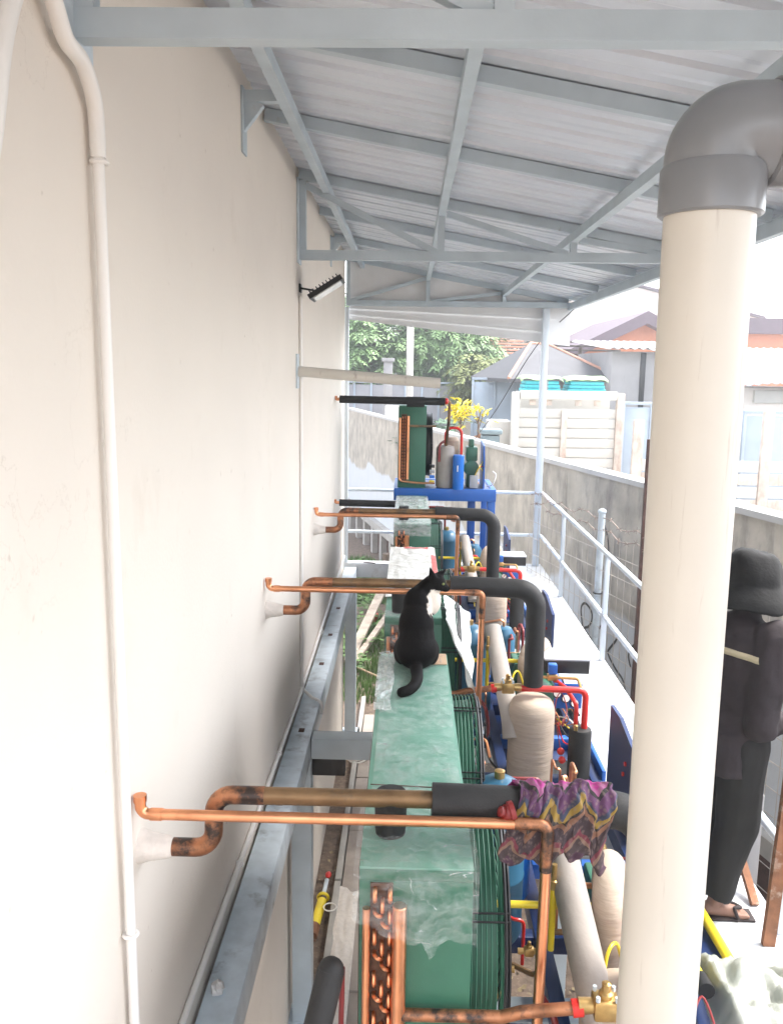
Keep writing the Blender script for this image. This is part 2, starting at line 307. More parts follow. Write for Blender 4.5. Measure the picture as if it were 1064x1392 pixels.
class MB:
    def __init__(s): s.v = []; s.f = []; s.uv = None
    def add(s, vs, fs):
        o = len(s.v); s.v += [V(p) for p in vs]; s.f += [tuple(i+o for i in f) for f in fs]; return s
    def box(s, lo, hi, rot=None, piv=None):
        x0,y0,z0 = lo; x1,y1,z1 = hi
        vs = [V(p) for p in ((x0,y0,z0),(x1,y0,z0),(x1,y1,z0),(x0,y1,z0),(x0,y0,z1),(x1,y0,z1),(x1,y1,z1),(x0,y1,z1))]
        if rot is not None:
            p = V(piv) if piv is not None else (V(lo)+V(hi))/2
            vs = [rot @ (q-p)+p for q in vs]
        return s.add(vs, [(0,3,2,1),(4,5,6,7),(0,1,5,4),(1,2,6,5),(2,3,7,6),(3,0,4,7)])
    def cbox(s, c, size, rot=None):
        c = V(c); h = V(size)/2
        return s.box(c-h, c+h, rot, c)
    def bbox(s, lo, hi, b=.006):
        """box with chamfered edges"""
        lo = V(lo); hi = V(hi); c = (lo+hi)/2; h = (hi-lo)/2; vs = []
        b = min(b, min(h)*.9)
        import bmesh
        bm = bmesh.new(); bmesh.ops.create_cube(bm, size=1)
        for q in bm.verts: q.co = V((q.co.x*2*h.x, q.co.y*2*h.y, q.co.z*2*h.z))+c
        bmesh.ops.bevel(bm, geom=bm.edges[:], offset=b, segments=2, affect='EDGES', profile=.5)
        bm.verts.ensure_lookup_table()
        s.add([q.co.copy() for q in bm.verts], [tuple(x.index for x in f.verts) for f in bm.faces]); bm.free(); return s
    def beam(s, a, b, w, h, up=(0,0,1)):
        a, b = V(a), V(b); d = (b-a).normalized(); r = d.cross(V(up))
        if r.length < 1e-4: r = d.cross(V((1,0,0)))
        r.normalize(); u = r.cross(d)
        vs = []
        for p in (a, b):
            for i, j in ((-1,-1),(1,-1),(1,1),(-1,1)): vs.append(p+r*(w/2*i)+u*(h/2*j))
        return s.add(vs, [(0,3,2,1),(4,5,6,7),(0,1,5,4),(1,2,6,5),(2,3,7,6),(3,0,4,7)])
    def tube(s, pts, r, seg=12, cap=True):
        pts = [V(p) for p in pts]; n = len(pts)
        rs = r if isinstance(r, (list, tuple)) else [r]*n
        t0 = (pts[1]-pts[0]).normalized(); nrm = t0.orthogonal().normalized(); o = len(s.v); prev = t0
        for i, p in enumerate(pts):
            t = ((pts[min(i+1,n-1)]-p).normalized()+(p-pts[max(i-1,0)]).normalized())
            t = t.normalized() if t.length > 1e-6 else prev
            q = prev.rotation_difference(t); nrm = q @ nrm; nrm = (nrm-t*nrm.dot(t)).normalized(); prev = t
            bi = t.cross(nrm)
            for k in range(seg):
                a = 2*math.pi*k/seg; s.v.append(p+(nrm*math.cos(a)+bi*math.sin(a))*rs[i])
        for i in range(n-1):
            for k in range(seg):
                k2 = (k+1) % seg
                s.f.append((o+i*seg+k, o+i*seg+k2, o+(i+1)*seg+k2, o+(i+1)*seg+k))
        if cap:
            s.f.append(tuple(o+k for k in reversed(range(seg)))); s.f.append(tuple(o+(n-1)*seg+k for k in range(seg)))
        return s
    def cyl(s, a, b, r, r2=None, seg=20): return s.tube([a, b], [r, r if r2 is None else r2], seg)
    def lathe(s, base, prof, seg=24, ax=(0,0,1)):
        """prof: list of (radius, height) along ax from base"""
        ax = V(ax).normalized(); b = V(base); n = ax.orthogonal().normalized(); m = ax.cross(n); o = len(s.v)
        for r, h in prof:
            for k in range(seg):
                a = 2*math.pi*k/seg; s.v.append(b+ax*h+(n*math.cos(a)+m*math.sin(a))*r)
        for i in range(len(prof)-1):
            for k in range(seg):
                k2 = (k+1) % seg; s.f.append((o+i*seg+k, o+i*seg+k2, o+(i+1)*seg+k2, o+(i+1)*seg+k))
        s.f.append(tuple(o+k for k in reversed(range(seg)))); s.f.append(tuple(o+(len(prof)-1)*seg+k for k in range(seg)))
        return s
    def ring(s, c, ax, Rr, r, seg=40, ss=6):
        ax = V(ax).normalized(); n = ax.orthogonal().normalized(); m = ax.cross(n); c = V(c); o = len(s.v)
        for i in range(seg):
            a = 2*math.pi*i/seg; e = n*math.cos(a)+m*math.sin(a)
            for k in range(ss):
                b = 2*math.pi*k/ss; s.v.append(c+e*(Rr+r*math.cos(b))+ax*(r*math.sin(b)))
        for i in range(seg):
            for k in range(ss):
                i2 = (i+1) % seg; k2 = (k+1) % ss
                s.f.append((o+i*ss+k, o+i2*ss+k, o+i2*ss+k2, o+i*ss+k2))
        return s
    def ell(s, c, r, seg=20, rings=12, rot=None):
        c = V(c); o = len(s.v); r = (r,r,r) if not isinstance(r,(tuple,list)) else r
        for i in range(1, rings):
            th = math.pi*i/rings
            for k in range(seg):
                a = 2*math.pi*k/seg
                q = V((r[0]*math.sin(th)*math.cos(a), r[1]*math.sin(th)*math.sin(a), r[2]*math.cos(th)))
                s.v.append(c+(rot @ q if rot is not None else q))
        q = V((0,0,r[2])); s.v.append(c+(rot @ q if rot is not None else q)); s.v.append(c-(rot @ q if rot is not None else q))
        t = o+(rings-1)*seg
        for k in range(seg):
            k2 = (k+1) % seg
            s.f.append((t, o+k, o+k2))
            for i in range(rings-2): s.f.append((o+i*seg+k, o+(i+1)*seg+k, o+(i+1)*seg+k2, o+i*seg+k2))
            s.f.append((t+1, o+(rings-2)*seg+k2, o+(rings-2)*seg+k))
        return s
    def cap(s, a, b, r0, r1, seg=14):
        """tapered capsule"""
        a, b = V(a), V(b); d = (b-a).normalized(); pts = []; rs = []
        for i in range(1, 5):
            t = -math.cos(math.pi/2*i/5*1.0); 
        for i in range(6):
            an = math.pi/2*(i/5); pts.append(a-d*r0*math.cos(an)); rs.append(max(r0*math.sin(an), r0*.05))
        for i in range(6):
            an = math.pi/2*(i/5); pts.append(b+d*r1*math.sin(an)); rs.append(max(r1*math.cos(an), r1*.05))
        return s.tube(pts, rs, seg)
    def grid(s, fn, nu, nv, uv=False):
        o = len(s.v)
        for i in range(nu+1):
            for j in range(nv+1): s.v.append(V(fn(i/nu, j/nv)))
        for i in range(nu):
            for j in range(nv):
                a = o+i*(nv+1)+j; s.f.append((a, a+nv+1, a+nv+2, a+1))
        if uv: s.uvn = (nu, nv)
        return s
    def prism(s, poly, y0, y1):
        """poly in xz extruded along y"""
        n = len(poly); vs = [(x, y0, z) for x, z in poly]+[(x, y1, z) for x, z in poly]
        return s.add(vs, [tuple(range(n)), tuple(reversed(range(n, 2*n)))]+[(i, i+n, (i+1) % n+n, (i+1) % n) for i in range(n)])
    def mesh(s, name, origin=V((0,0,0))):
        me = bpy.data.meshes.new(name); me.from_pydata([tuple(p-origin) for p in s.v], [], s.f); me.update(); return me
    def build(s, name, m, parent=None, label=None, cat=None, group=None, kind=None, smooth=None, solid=0, origin=None):
        lo = V([min(p[i] for p in s.v) for i in range(3)]); hi = V([max(p[i] for p in s.v) for i in range(3)])
        c = V(((lo.x+hi.x)/2, (lo.y+hi.y)/2, lo.z)) if origin is None else V(origin)
        me = s.mesh(name, c)
        o = bpy.data.objects.new(name, me); COL.objects.link(o); place(o, c, parent)
        finish(o, m, smooth, solid); tag(o, label, cat, group, kind)
        return o
WP = {}
def place(o, c, parent):
    WP[o.name] = V(c)
    if parent is None: o.location = c
    else: o.parent = parent; o.location = V(c)-WP[parent.name]
def finish(o, m, smooth=None, solid=0):
    me = o.data; me.materials.append(MATS[m])
    import bmesh
    bm = bmesh.new(); bm.from_mesh(me); bmesh.ops.recalc_face_normals(bm, faces=bm.faces[:]); bm.to_mesh(me); bm.free()
    if smooth is not False:
        for p in me.polygons: p.use_smooth = True
        if smooth is None: me.set_sharp_from_angle(angle=R(35))
    if solid:
        md = o.modifiers.new('solid', 'SOLIDIFY'); md.thickness = solid; md.offset = 0
def tag(o, label=None, cat=None, group=None, kind=None):
    if label: o['label'] = label
    if cat: o['category'] = cat
    if group: o['group'] = group
    if kind: o['kind'] = kind
    return o
def thing(name, label, cat, loc, group=None):
    o = bpy.data.objects.new(name, None); COL.objects.link(o); o.empty_display_size = .1
    place(o, V(loc), None); tag(o, label, cat, group); return o
def inst(src, c, parent, rot=None):
    o = bpy.data.objects.new(src.name.split('.')[0], src.data); COL.objects.link(o); place(o, V(c), parent)
    if rot is not None: o.rotation_euler = rot
    return o
def remesh(mb, name, m, voxel, parent=None, smooth_it=6, **kw):
    o = mb.build(name, m, parent, **kw)
    a = o.modifiers.new('r', 'REMESH'); a.mode = 'VOXEL'; a.voxel_size = voxel; a.use_smooth_shade = True
    b = o.modifiers.new('s', 'SMOOTH'); b.iterations = smooth_it; b.factor = .5
    bpy.context.view_layer.update()
    dg = bpy.context.evaluated_depsgraph_get()
    me = bpy.data.meshes.new_from_object(o.evaluated_get(dg))
    o.modifiers.clear(); old = o.data; o.data = me; me.name = name
    if not me.materials: me.materials.append(MATS[m])
    for p in me.polygons: p.use_smooth = True
    bpy.data.meshes.remove(old); return o

# ------------------------------------------------------------------ ground
G = -4.8
def wall_x(y): return 3.16-.27*(y-7.09)
MB().add([(-400,-200,G),(400,-200,G),(400,500,G),(-400,500,G)], [(0,1,2,3)]).build('ground', 'soil', kind='structure')
mb = MB().add([(wall_x(0)+.1,0,-2.8),(60,0,-2.8),(60,70,-2.8),(wall_x(70)+.1,70,-2.8)], [(0,1,2,3)])
mb.build('yard_ground', 'concrete', kind='structure')
# concrete apron slabs along the building and their kerb
apron = thing('apron', None, None, (-.3,5,G)); apron['kind'] = 'structure'
y = 1.2
while y < 11.0:
    L_ = min(1.15, 11.1-y); dz = random.uniform(-.006,.006)
    MB().bbox((-.545, y, G+.002), (.75, y+L_-.015, G+.075+dz), .012).build('slab', 'slab', apron); y += 1.15
y = 1.2
while y < 11.0:
    MB().bbox((-.615, y, G+.002), (-.555, y+1.47, G+.10), .01).build('kerb', 'concrete', apron); y += 1.5
# grass and litter
mb = MB()
for i in range(16000):
    x = random.uniform(-1.6, .9); yy = random.uniform(11.6, 21)
    if noise.noise(V((x*.7, yy*.5, 2))) < -.28: continue
    if x > wall_x(yy)-.3: continue
    h = random.uniform(.06, .20); a = random.uniform(0, 6.28); l = random.uniform(.01,.05)
    c, s_ = math.cos(a), math.sin(a); wd = .012
    mb.add([(x-c*wd, yy-s_*wd, G), (x+c*wd, yy+s_*wd, G), (x-s_*l, yy+c*l, G+h)], [(0,1,2)])
for k in range(130):      # leafy weeds
    x = random.uniform(-1.6, .6); yy = random.uniform(12.5, 20); 
    for j in range(14):
        a = random.uniform(0,6.28); l = random.uniform(.06,.16); z = G+random.uniform(.04,.3)
        e = V((math.cos(a), math.sin(a), .2)); p = V((x,yy,z))+e*random.uniform(0,.12); s_ = V((-e.y,e.x,0))*l*.3
        mb.add([p, p+e*l*.5+s_, p+e*l, p+e*l*.5-s_], [(0,1,2,3)])
mb.build('grass', 'grass', kind='stuff', smooth=False, label='short green grass and weeds growing on the soil', cat='grass')
mb = MB()
for i in range(3800):
    x = random.uniform(-.78, 3.0); yy = random.uniform(2, 12.8)
    if -.62 < x < .76 and yy < 11.1 : continue
    if x < -.62 and random.random() < .6: continue
    a = random.uniform(0,6.28); l = random.uniform(.02,.055); t = random.uniform(-.5,.5)
    e = V((math.cos(a), math.sin(a), t)); s_ = V((-e.y,e.x,random.uniform(-.3,.3)))*l*.4; p = V((x,yy,G+random.uniform(.012,.045)))
    mb.add([p, p+e*l*.5+s_, p+e*l, p+e*l*.5-s_], [(0,1,2,3)])
mb.build('leaf_litter', 'leaf_litter', kind='stuff', smooth=False, label='dry leaves scattered on the ground below the platform', cat='leaf litter')

# ------------------------------------------------------------------ building with the long cream wall
bld = thing('building', 'long building with a plain cream rendered wall under the canopy', 'building', (-3.4,4.5,G))
MB().box((-6,-2.5,G), (-.8,10.5,3.0)).build('wall', 'wall_paint', bld, smooth=False)
# ------------------------------------------------------------------ canopy
ZW, SL = 1.30, .18
def rz(x): return ZW-SL*(x+.8)            # underside of the sheet
can = thing('canopy', 'lean-to canopy of ribbed metal sheets on blue-grey steel trusses', 'canopy', (.6,4.5,G))
def sheet_mesh():
    mb = MB(); prof = []
    for k in range(4):
        y0 = k*.25; prof += [(y0,0),(y0+.085,0),(y0+.105,.006),(y0+.125,0),(y0+.185,0),(y0+.203,.042),(y0+.232,.042)]
    prof.append((1.0,0)); prof.append((1.06,.002))
    n = len(prof); xs = [-.83, .6, 2.04]
    for x in xs:
        for yy, h in prof: mb.v.append(V((x, yy, rz(x)+h+.05)))
    for i in range(len(xs)-1):
        for k in range(n-1): mb.f.append((i*n+k, i*n+k+1, (i+1)*n+k+1, (i+1)*n+k))
    return mb
first = None
for k in range(11):
    y0 = -.35+k*1.0  # nearest sheets are out of view, added to shade the wall and riser
    if first is None:
        first = sheet_mesh().build('roof_sheet', 'roof_sheet', can, smooth=False, origin=(0,0,0), solid=.002)
        first.location = V((0, y0, .002*(k % 2)))-WP[can.name]; WP[first.name] = V((0,y0,0))
    else:
        o = inst(first, (0,y0,.002*(k % 2)), can); md = o.modifiers.new('solid','SOLIDIFY'); md.thickness = .002
# beams along the canopy (follow the slope)
for x, wd, h in ((-.60,.05,.06),(.20,.05,.06),(1.12,.05,.06),(1.93,.05,.08)):
    MB().beam((x,-.34,rz(x)-.045), (x,10.66,rz(x)-.045), wd, h).build('roof_beam', 'steel', can)
MB().beam((1.99,-.34,rz(1.99)+.035), (1.99,10.66,rz(1.99)+.035), .012, .13).build('eave_trim', 'rail_white', can)
# cross members under the sheet
for yy in (.75,2.12,3.52,4.75,6.15,7.5,8.95,10.6):
    MB().beam((-.79,yy,rz(-.79)+.014), (1.9,yy,rz(1.9)+.014), .05, .062, up=(0,0,1)).build('purlin', 'steel', can)
# trusses
ZB = .775
def truss(y, flip=False):
    t = MB().beam((-.79,y,ZB), (1.96,y,ZB+.005), .055, .065).build('truss_chord', 'steel', can)
    xs = (-.765,.20,1.12)
    for x in xs:
        MB().beam((x,y-.002,ZB+.034), (x,y-.002,rz(x)-.02), .046, .046, up=(0,1,0)).build('truss_web', 'steel', t)
    segs = ((-.74,.17),(.24,1.08),(1.16,1.85))
    for a, b in segs:
        if flip: p, q = (a, ZB+.03), (b, rz(b)-.05)
        else: p, q = (a, rz(a)-.05), (b, ZB+.03)
        if b > 1.5: p, q = ((a, rz(a)-.05), (b, ZB+.03)) if not flip else ((a, ZB+.03), (b-.1, rz(b)-.04))
        MB().beam((p[0],y+.004,p[1]), (q[0],y+.004,q[1]), .04, .04).build('truss_web', 'steel', t)
    return t
truss(2.12); truss(6.15); truss(10.55, True)
for yy in (2.12,6.15):           # wall plates at the truss ends
    MB().bbox((-.799,yy-.09,ZB-.06), (-.787,yy+.09,ZW-.02), .003).build('wall_plate', 'galv', can)
for yy in (4.18,8.6):            # small wall brackets
    b = MB().bbox((-.80,yy-.05,rz(-.8)-.32), (-.79,yy+.05,rz(-.8)-.03), .002).build('wall_bracket', 'steel', can)
    MB().beam((-.79,yy,rz(-.7)-.05), (-.58,yy,rz(-.6)-.03), .05, .05).build('bracket_arm', 'steel', b)
    MB().add([(-.79,yy-.02,rz(-.8)-.07),(-.70,yy-.02,rz(-.7)-.09),(-.79,yy-.02,rz(-.8)-.22),(-.79,yy+.02,rz(-.8)-.07),(-.70,yy+.02,rz(-.7)-.09),(-.79,yy+.02,rz(-.8)-.22)],
             [(0,1,2),(5,4,3),(0,3,4,1),(1,4,5,2),(2,5,3,0)]).build('gusset', 'steel', b)
# far end post and cladding
MB().bbox((1.595,10.52,-2.45), (1.675,10.60,ZB-.034), .006).build('post', 'rail_white', can)
MB().bbox((-.80,10.515,-2.6), (-.755,10.585,ZB-.05), .006).build('wall_post', 'rail_white', can)
for k, (a, b) in enumerate(((0,.38),(.38,.72),(.72,1.0))):
    # sloping strips of cladding on the end of the canopy
    xl, xr = -.76, 1.95
    tl, tr = ZB+.02, ZB+.02; bl, br = .585, .30
    def zz(x, t):
        u = (x-xl)/(xr-xl); return (tl+(tr-tl)*u)*(1-t)+(bl+(br-bl)*u)*t
    mb = MB(); yy = 10.63+.006*k
    vs = [(xl,yy,zz(xl,a)),(xr,yy,zz(xr,a)),(xr,yy-.012,zz(xr,b)),(xl,yy-.012,zz(xl,b))]
    mb.add(vs, [(0,1,2,3)]).build('cladding_strip', 'cladding', can, smooth=False, solid=.004)
mb = MB()
mb.box((-.79,10.60,ZB+.03), (1.9,10.604,.80)); 
MB().add([(-.79,10.61,ZB),(1.95,10.61,ZB),(1.95,10.61,rz(1.95)),(-.79,10.61,rz(-.79))], [(0,1,2,3)]).build('end_sheet', 'cladding', can, smooth=False, solid=.004)

# ------------------------------------------------------------------ steel platform
pf = thing('platform', 'raised steel platform with a white walkway deck and grey beams', 'platform', (.4,6,G))
ZD = -2.45
MB().bbox((-.785,.6,-2.68), (-.635,10.5,-2.5), .008).build('beam', 'galv', pf)
MB().bbox((1.05,.6,-2.66), (1.20,10.5,-2.475), .008).build('beam', 'steel', pf)
MB().bbox((1.56,.6,-2.66), (1.71,10.5,-2.475), .008).build('beam', 'steel', pf)
MB().bbox((-.10,.6,-2.70), (.0,10.5,-2.56), .008).build('beam', 'steel', pf)
for yy in (1.2,3.0,4.3,5.5,6.15,7.35,8.7):
    MB().bbox((-.63 if yy == 5.5 else .005,yy-.07,-2.655), (1.045,yy+.07,-2.505), .008).build('cross_beam', 'steel', pf)
MB().bbox((-.785,10.505,-2.64), (1.72,10.66,-2.452), .008).build('cross_beam', 'deck_white', pf)
y = .6
for k in range(5):
    MB().bbox((1.195,y,-2.47), (1.72,y+1.975,ZD), .004).build('deck_plate', 'deck_white', pf); y += 1.98
for yy in (5.5,10.45):
    for x in (-.70,1.12,1.63):
        l = MB().bbox((x-.07,yy-.07,G+.10), (x+.07,yy+.07,-2.66), .008).build('leg', 'steel', pf)
        MB().bbox((x-.12,yy-.12,G+.076), (x+.12,yy+.12,G+.10), .004).build('base_plate', 'galv', l)
for yy in (1.3,):
    for x in (1.12,1.63): MB().bbox((x-.07,yy-.07,G+.01), (x+.07,yy+.07,-2.66), .008).build('leg', 'steel', pf)
MB().bbox((-.63,5.48,-2.80), (-.40,5.56,-2.66), .008).build('bracket', 'black', pf)
# guard rail
gr = thing('guard_rail', 'pale blue-white tubular guard rail round the walkway edge', 'guard rail', (1.7,7,ZD))
for zz_ in (-1.52,-2.06):
    MB().tube(fillet([(1.69,3.44,zz_),(1.69,10.56,zz_),(-.75,10.60,zz_)], .05), .022, 12).build('rail', 'rail_white', gr)
for yy in (3.44,5.1,7.0,9.05,10.56):
    if yy == 10.56: continue
    MB().bbox((1.67,yy-.022,ZD), (1.71,yy+.022,-1.53), .004).build('post', 'rail_white', gr)
# marks left on the left beam: weld scars and a stone
for yy in (4.55,5.55,6.9,7.7,8.6):
    MB().bbox((-.73,yy-.03,-2.4995), (-.69,yy+.03,-2.496), .001).build('weld_scar', 'dark_rust', pf)
mb = MB().ell((-.73,3.03,-2.475), (.03,.035,.025), 9, 6)
for q in mb.v: q += V((random.uniform(-.006,.006), random.uniform(-.006,.006), random.uniform(-.004,.004)))
mb.build('stone', 'stone_white', label='small pale stone lying on the grey beam beside the wall', cat='stone', smooth=False)
MB().cyl((-.55,10.54,-2.447), (-.40,10.50,-2.447), .007, seg=8).build('steel_offcut', 'dark_rust', label='short dark steel offcut lying on the white end beam', cat='offcut')

# ------------------------------------------------------------------ things on the cream wall
def clip(p, ax, r, par):
    MB().ring(p, ax, r, .006, 20, 6).build('clip', 'conduit', par)
cv = thing('conduit', 'thick white conduit dropping down the wall with a wavy top bend', 'conduit', (-.78,2.2,-2.6))
MB().tube(catmull([(-.77,1.45,.10),(-.77,1.60,.36),(-.77,1.69,.60),(-.765,1.775,.735),(-.765,1.90,.765),(-.765,1.98,.70),(-.765,2.07,.685),(-.77,2.14,.645),(-.775,2.175,.60),(-.775,2.18,.52)]), .0195, 12).build('flexible_bend', 'conduit', cv)
MB().tube([(-.775,2.18,.56),(-.775,2.19,-2.6)], .0145, 12).build('straight_tube', 'conduit', cv)
MB().cyl((-.775,2.18,.60), (-.775,2.18,.50), .0185, seg=14).build('coupling', 'conduit', cv)
for z in (.49,-1.62): 
    clip((-.775,2.185,z), (0,0,1), .019, cv)
MB().tube([(-.79,2.20,-.2),(-.79,2.21,-.21)], .003, 6).build('screw', 'galv', cv)
c2 = thing('conduit', 'slim white conduit running level along the wall above the grey beam', 'conduit', (-.785,6,-2.42))
MB().tube([(-.785,1.0,-2.36),(-.785,2.75,-2.36),(-.785,6.0,-2.44),(-.785,9.2,-2.36),(-.785,10.4,-2.34)], .0125, 10).build('straight_tube', 'conduit', c2)
for yy in (2.2,3.75,5.0,6.15,7.6): clip((-.785,yy,-2.36-.08*min(1,max(0,(yy-2.75)/3.25))), (0,1,0), .016, c2)
c3 = thing('conduit', 'thin white conduit dropping straight from the floodlight to the beam', 'conduit', (-.787,6.18,-2.4))
MB().tube(fillet([(-.787,6.18,.50),(-.787,6.18,-2.44),(-.70,6.10,-2.48),(-.62,6.02,-2.48),(-.615,5.98,-2.56)], .05), .0125, 10).build('straight_tube', 'conduit', c3)
# floodlight
fl = thing('floodlight', 'black slim floodlight tilted out from the cream wall', 'floodlight', (-.79,6.3,.5))
MB().bbox((-.80,6.18,.525), (-.788,6.26,.585), .002).build('wall_plate', 'black', fl)
MB().beam((-.79,6.22,.555), (-.66,6.22,.535), .03, .012).build('arm', 'black', fl)
rot = Matrix.Rotation(R(-32), 3, 'Y')
hb = MB().cbox((-.605,6.22,.555), (.27,.30,.035), rot).build('housing', 'black', fl)
mb = MB()
for k in range(9): mb.cbox(V((-.605,6.22,.555))+rot @ V((-.11+k*.0275,0,.027)), (.006,.27,.02), rot)
mb.build('fins', 'black', hb)
MB().cbox(V((-.605,6.22,.555))+rot @ V((0,0,-.0195)), (.225,.25,.006), rot).build('lens', 'lens_glass', hb)
# cream pipe sticking out of the wall
cp = thing('drain_pipe', 'cream plastic pipe sticking straight out of the wall with a free open end', 'pipe', (-.3,6.05,-.1))
MB().tube([(-.80,6.05,-.03),(.215,6.05,-.10)], .037, 18).build('tube', 'white_pvc', cp)
MB().bbox((-.803,6.00,-.15), (-.788,6.10,.09), .003).build('wall_slot', 'galv', cp)
MB().cyl((.2155,6.05,-.10), (.216,6.05,-.10), .031, seg=18).build('bore_shade', 'black', cp)  # black disc on the closed end, painting the dark of the hollow

# ------------------------------------------------------------------ big white pvc riser near the camera
pv = thing('vent_pipe', 'big cream-white PVC riser with a glossy grey elbow on top', 'pipe', (.55,1.64,-2.4))
RP = .0815
MB().tube([(.565,1.64,ZD+.002),(.545,1.64,.34)], RP, 40).build('riser', 'white_pvc', pv)
el = MB().tube(fillet([(.5455,1.64,.33),(.5445,1.64,.428),(.655,1.64,.430)], .094, 14), .087, 40).build('elbow', 'grey_pvc', pv)
MB().lathe((.5462,1.64,.283), [(.088,0),(.0935,.004),(.0935,.082),(.089,.089)], 40).build('socket', 'grey_pvc', el)
MB().lathe((.640,1.64,.430), [(.089,0),(.0935,.005),(.0935,.08),(.0935,.14)], 40, (1,0,.0)).build('socket', 'grey_pvc', el)
MB().tube([(.77,1.64,.430),(1.9,1.64,.430)], RP, 32).build('run', 'grey_pvc', pv)

# ------------------------------------------------------------------ condensing units
def u_bend_mesh(p, q, out=.022, r=.0065):
    p, q = V(p), V(q); m = (p+q)/2+V((0,-out,0))
    a = p+V((0,-out*.75,0)); b = q+V((0,-out*.75,0))
    return MB().tube(catmull([p, a, m+V((0,-.004,0)), b, q], 4), r, 7)
def valve(c, par, s=1.0, flange=True):
    c = V(c)
    v = MB().bbox(c-V((.035,.03,.03))*s, c+V((.035,.03,.03))*s, .008).build('valve', 'brass', par)
    MB().cyl(c+V((-.075*s,0,0)), c+V((.075*s,0,0)), .021*s, seg=14).build('port', 'brass', v)
    MB().lathe(c+V((0,0,.03*s)), [(.02*s,0),(.02*s,.012*s),(.013*s,.018*s),(.013*s,.04*s),(.006*s,.045*s)], 14).build('stem_cap', 'brass', v)
    if flange:
        for i in (-1,1):
            for j in (-1,1):
                MB().cyl(c+V((.026*i,.022*j,.03))*1 if s == 1 else c+V((.026*i*s,.022*j*s,.03*s)), c+V((.026*i*s,.022*j*s,.044*s)), .006*s, seg=8).build('bolt', 'galv', v)
    return v
def condensing_unit(yf, Ln, label, fine=True, dz=0, fans=2, acc_dy=-.05, top='green_top', compact=False, tank=(.405,.82,-1.62)):
    X = (lambda x: x) if not compact else (lambda x: x if x < .66 else .66+(x-.66)*.42)
    zb, zt = -2.35+dz, -1.42+dz
    x0, x1 = -.12, .21
    u = thing('condensing_unit', label, 'condensing unit', (.45, yf+Ln/2, zb-.1))
    # skid
    for x, m in ((-.09,'navy'),(.25,'navy'),(.60,'navy'),(1.13,'navy')):
        MB().bbox((x-.03,yf-.12,zb-.098), (x+.03,yf+Ln+.35,zb-.004), .004).build('skid_rail', m, u)
    for k in range(5):
        yy = yf-.05+k*(Ln+.3)/4
        MB().bbox((.285,yy-.03,zb-.09), (.565,yy+.03,zb-.012), .004).build('skid_cross_member', 'navy', u)
        MB().bbox((.635,yy-.03,zb-.09), (1.095,yy+.03,zb-.012), .004).build('skid_cross_member', 'blue' if k % 2 else 'navy', u)
    if not compact:
        MB().bbox((.64,yf+.32,zb-.0975), (1.09,yf+1.75,zb-.091), .002).build('drip_tray', 'navy', u)
        MB().bbox((1.162,yf-.10,zb-.095), (1.185,yf+1.62,zb+.05), .003).build('side_plate', 'blue', u)
    # casing
    cs = MB().bbox((x0+.015,yf+.012,zb), (x1-.006,yf+Ln-.012,zt-.008), .004).build('casing', 'green', u)
    MB().bbox((x0,yf-.004,zt-.0075), (x1,yf+Ln+.004,zt), .002).build('top_plate', top, cs)
    MB().bbox((x0,yf-.002,zt-.045), (x1,yf+.010,zt-.008), .002).build('end_lip', 'green', cs)
    MB().bbox((x0,yf,zb), (x1,yf+.011,zt-.046), .002).build('end_plate', 'green', cs)
    mb = MB()
    n = 90
    for k in range(n):
        yy = yf+.04+k*(Ln-.08)/(n-1); mb.box((x0-.004,yy-.0016,zb+.03), (x0+.0145,yy+.0016,zt-.03))
    mb.build('coil_fins', 'coil_fin', cs, kind='stuff')
    # headers and return bends on the end plate
    MB().tube([(x0+.022,yf-.028,zb+.03),(x0+.022,yf-.028,zt-.115)], .0115, 12).build('header', 'copper', u)
    hd = MB().tube([(x0+.118,yf-.032,zt-.60),(x0+.118,yf-.032,zt-.105)], .0215, 16).build('header', 'copper', u)
    MB().lathe((x0+.118,yf-.032,zt-.1055), [(.0215,0),(.019,.004),(.008,.006)], 16).build('cap', 'copper', hd)
    rows = [x0+.046+.022*i for i in range(3)]
    MB().bbox((x0+.032,yf-.006,zb+.02), (x0+.098,yf-.0005,zt-.05), .001).build('tube_sheet', 'coil_fin', u)
    zs = [zt-.065-.034*i for i in range(24)]
    bends = []
    for i in range(0, 23):
        c = i % 4
        if c in (0,1): bends.append(((rows[0] if c == 0 else rows[1]), zs[i], (rows[0] if c == 0 else rows[1]), zs[i+1]))
        if c == 2: bends.append((rows[0], zs[i], rows[1], zs[i]-.012))
        if c == 3: bends.append((rows[1], zs[i], rows[2], zs[i]-.012))
        if c in (0,2): bends.append((rows[2], zs[i], rows[2], zs[i+1]))
    if fine:
        for a, b, c, d_ in bends:
            u_bend_mesh((a,yf-.004,b), (c,yf-.004,d_)).build('u_bend', 'copper', u)
    else:
        mb = MB()
        for a, b, c, d_ in bends:
            t = u_bend_mesh((a,yf-.004,b), (c,yf-.004,d_)); mb.add(t.v, t.f)
        mb.build('u_bends', 'copper', u, kind='stuff')
    # fans with wire guards
    for k in range(fans):
        yc = yf+.46+k*.92; zc = (zb+zt)/2; Rr = .41
        MB().lathe((x1-.004,yc,zc), [(Rr-.03,0),(Rr-.02,.09),(Rr-.10,.09),(Rr-.11,.0)], 48, (1,0,0)).build('fan_shroud', 'green', u)
        fb = MB()
        for j in range(5):
            a = 2*math.pi*j/5+k
            for sgn in (1,):
                e = V((0,math.cos(a),math.sin(a))); t = V((0,-math.sin(a),math.cos(a)))
                c = V((x1+.045,yc,zc))
                fb.add([c+e*.05+t*.03+V((.02,0,0)), c+e*.29+t*.12+V((.03,0,0)), c+e*.29-t*.10-V((.03,0,0)), c+e*.05-t*.03-V((.02,0,0))], [(0,1,2,3)])
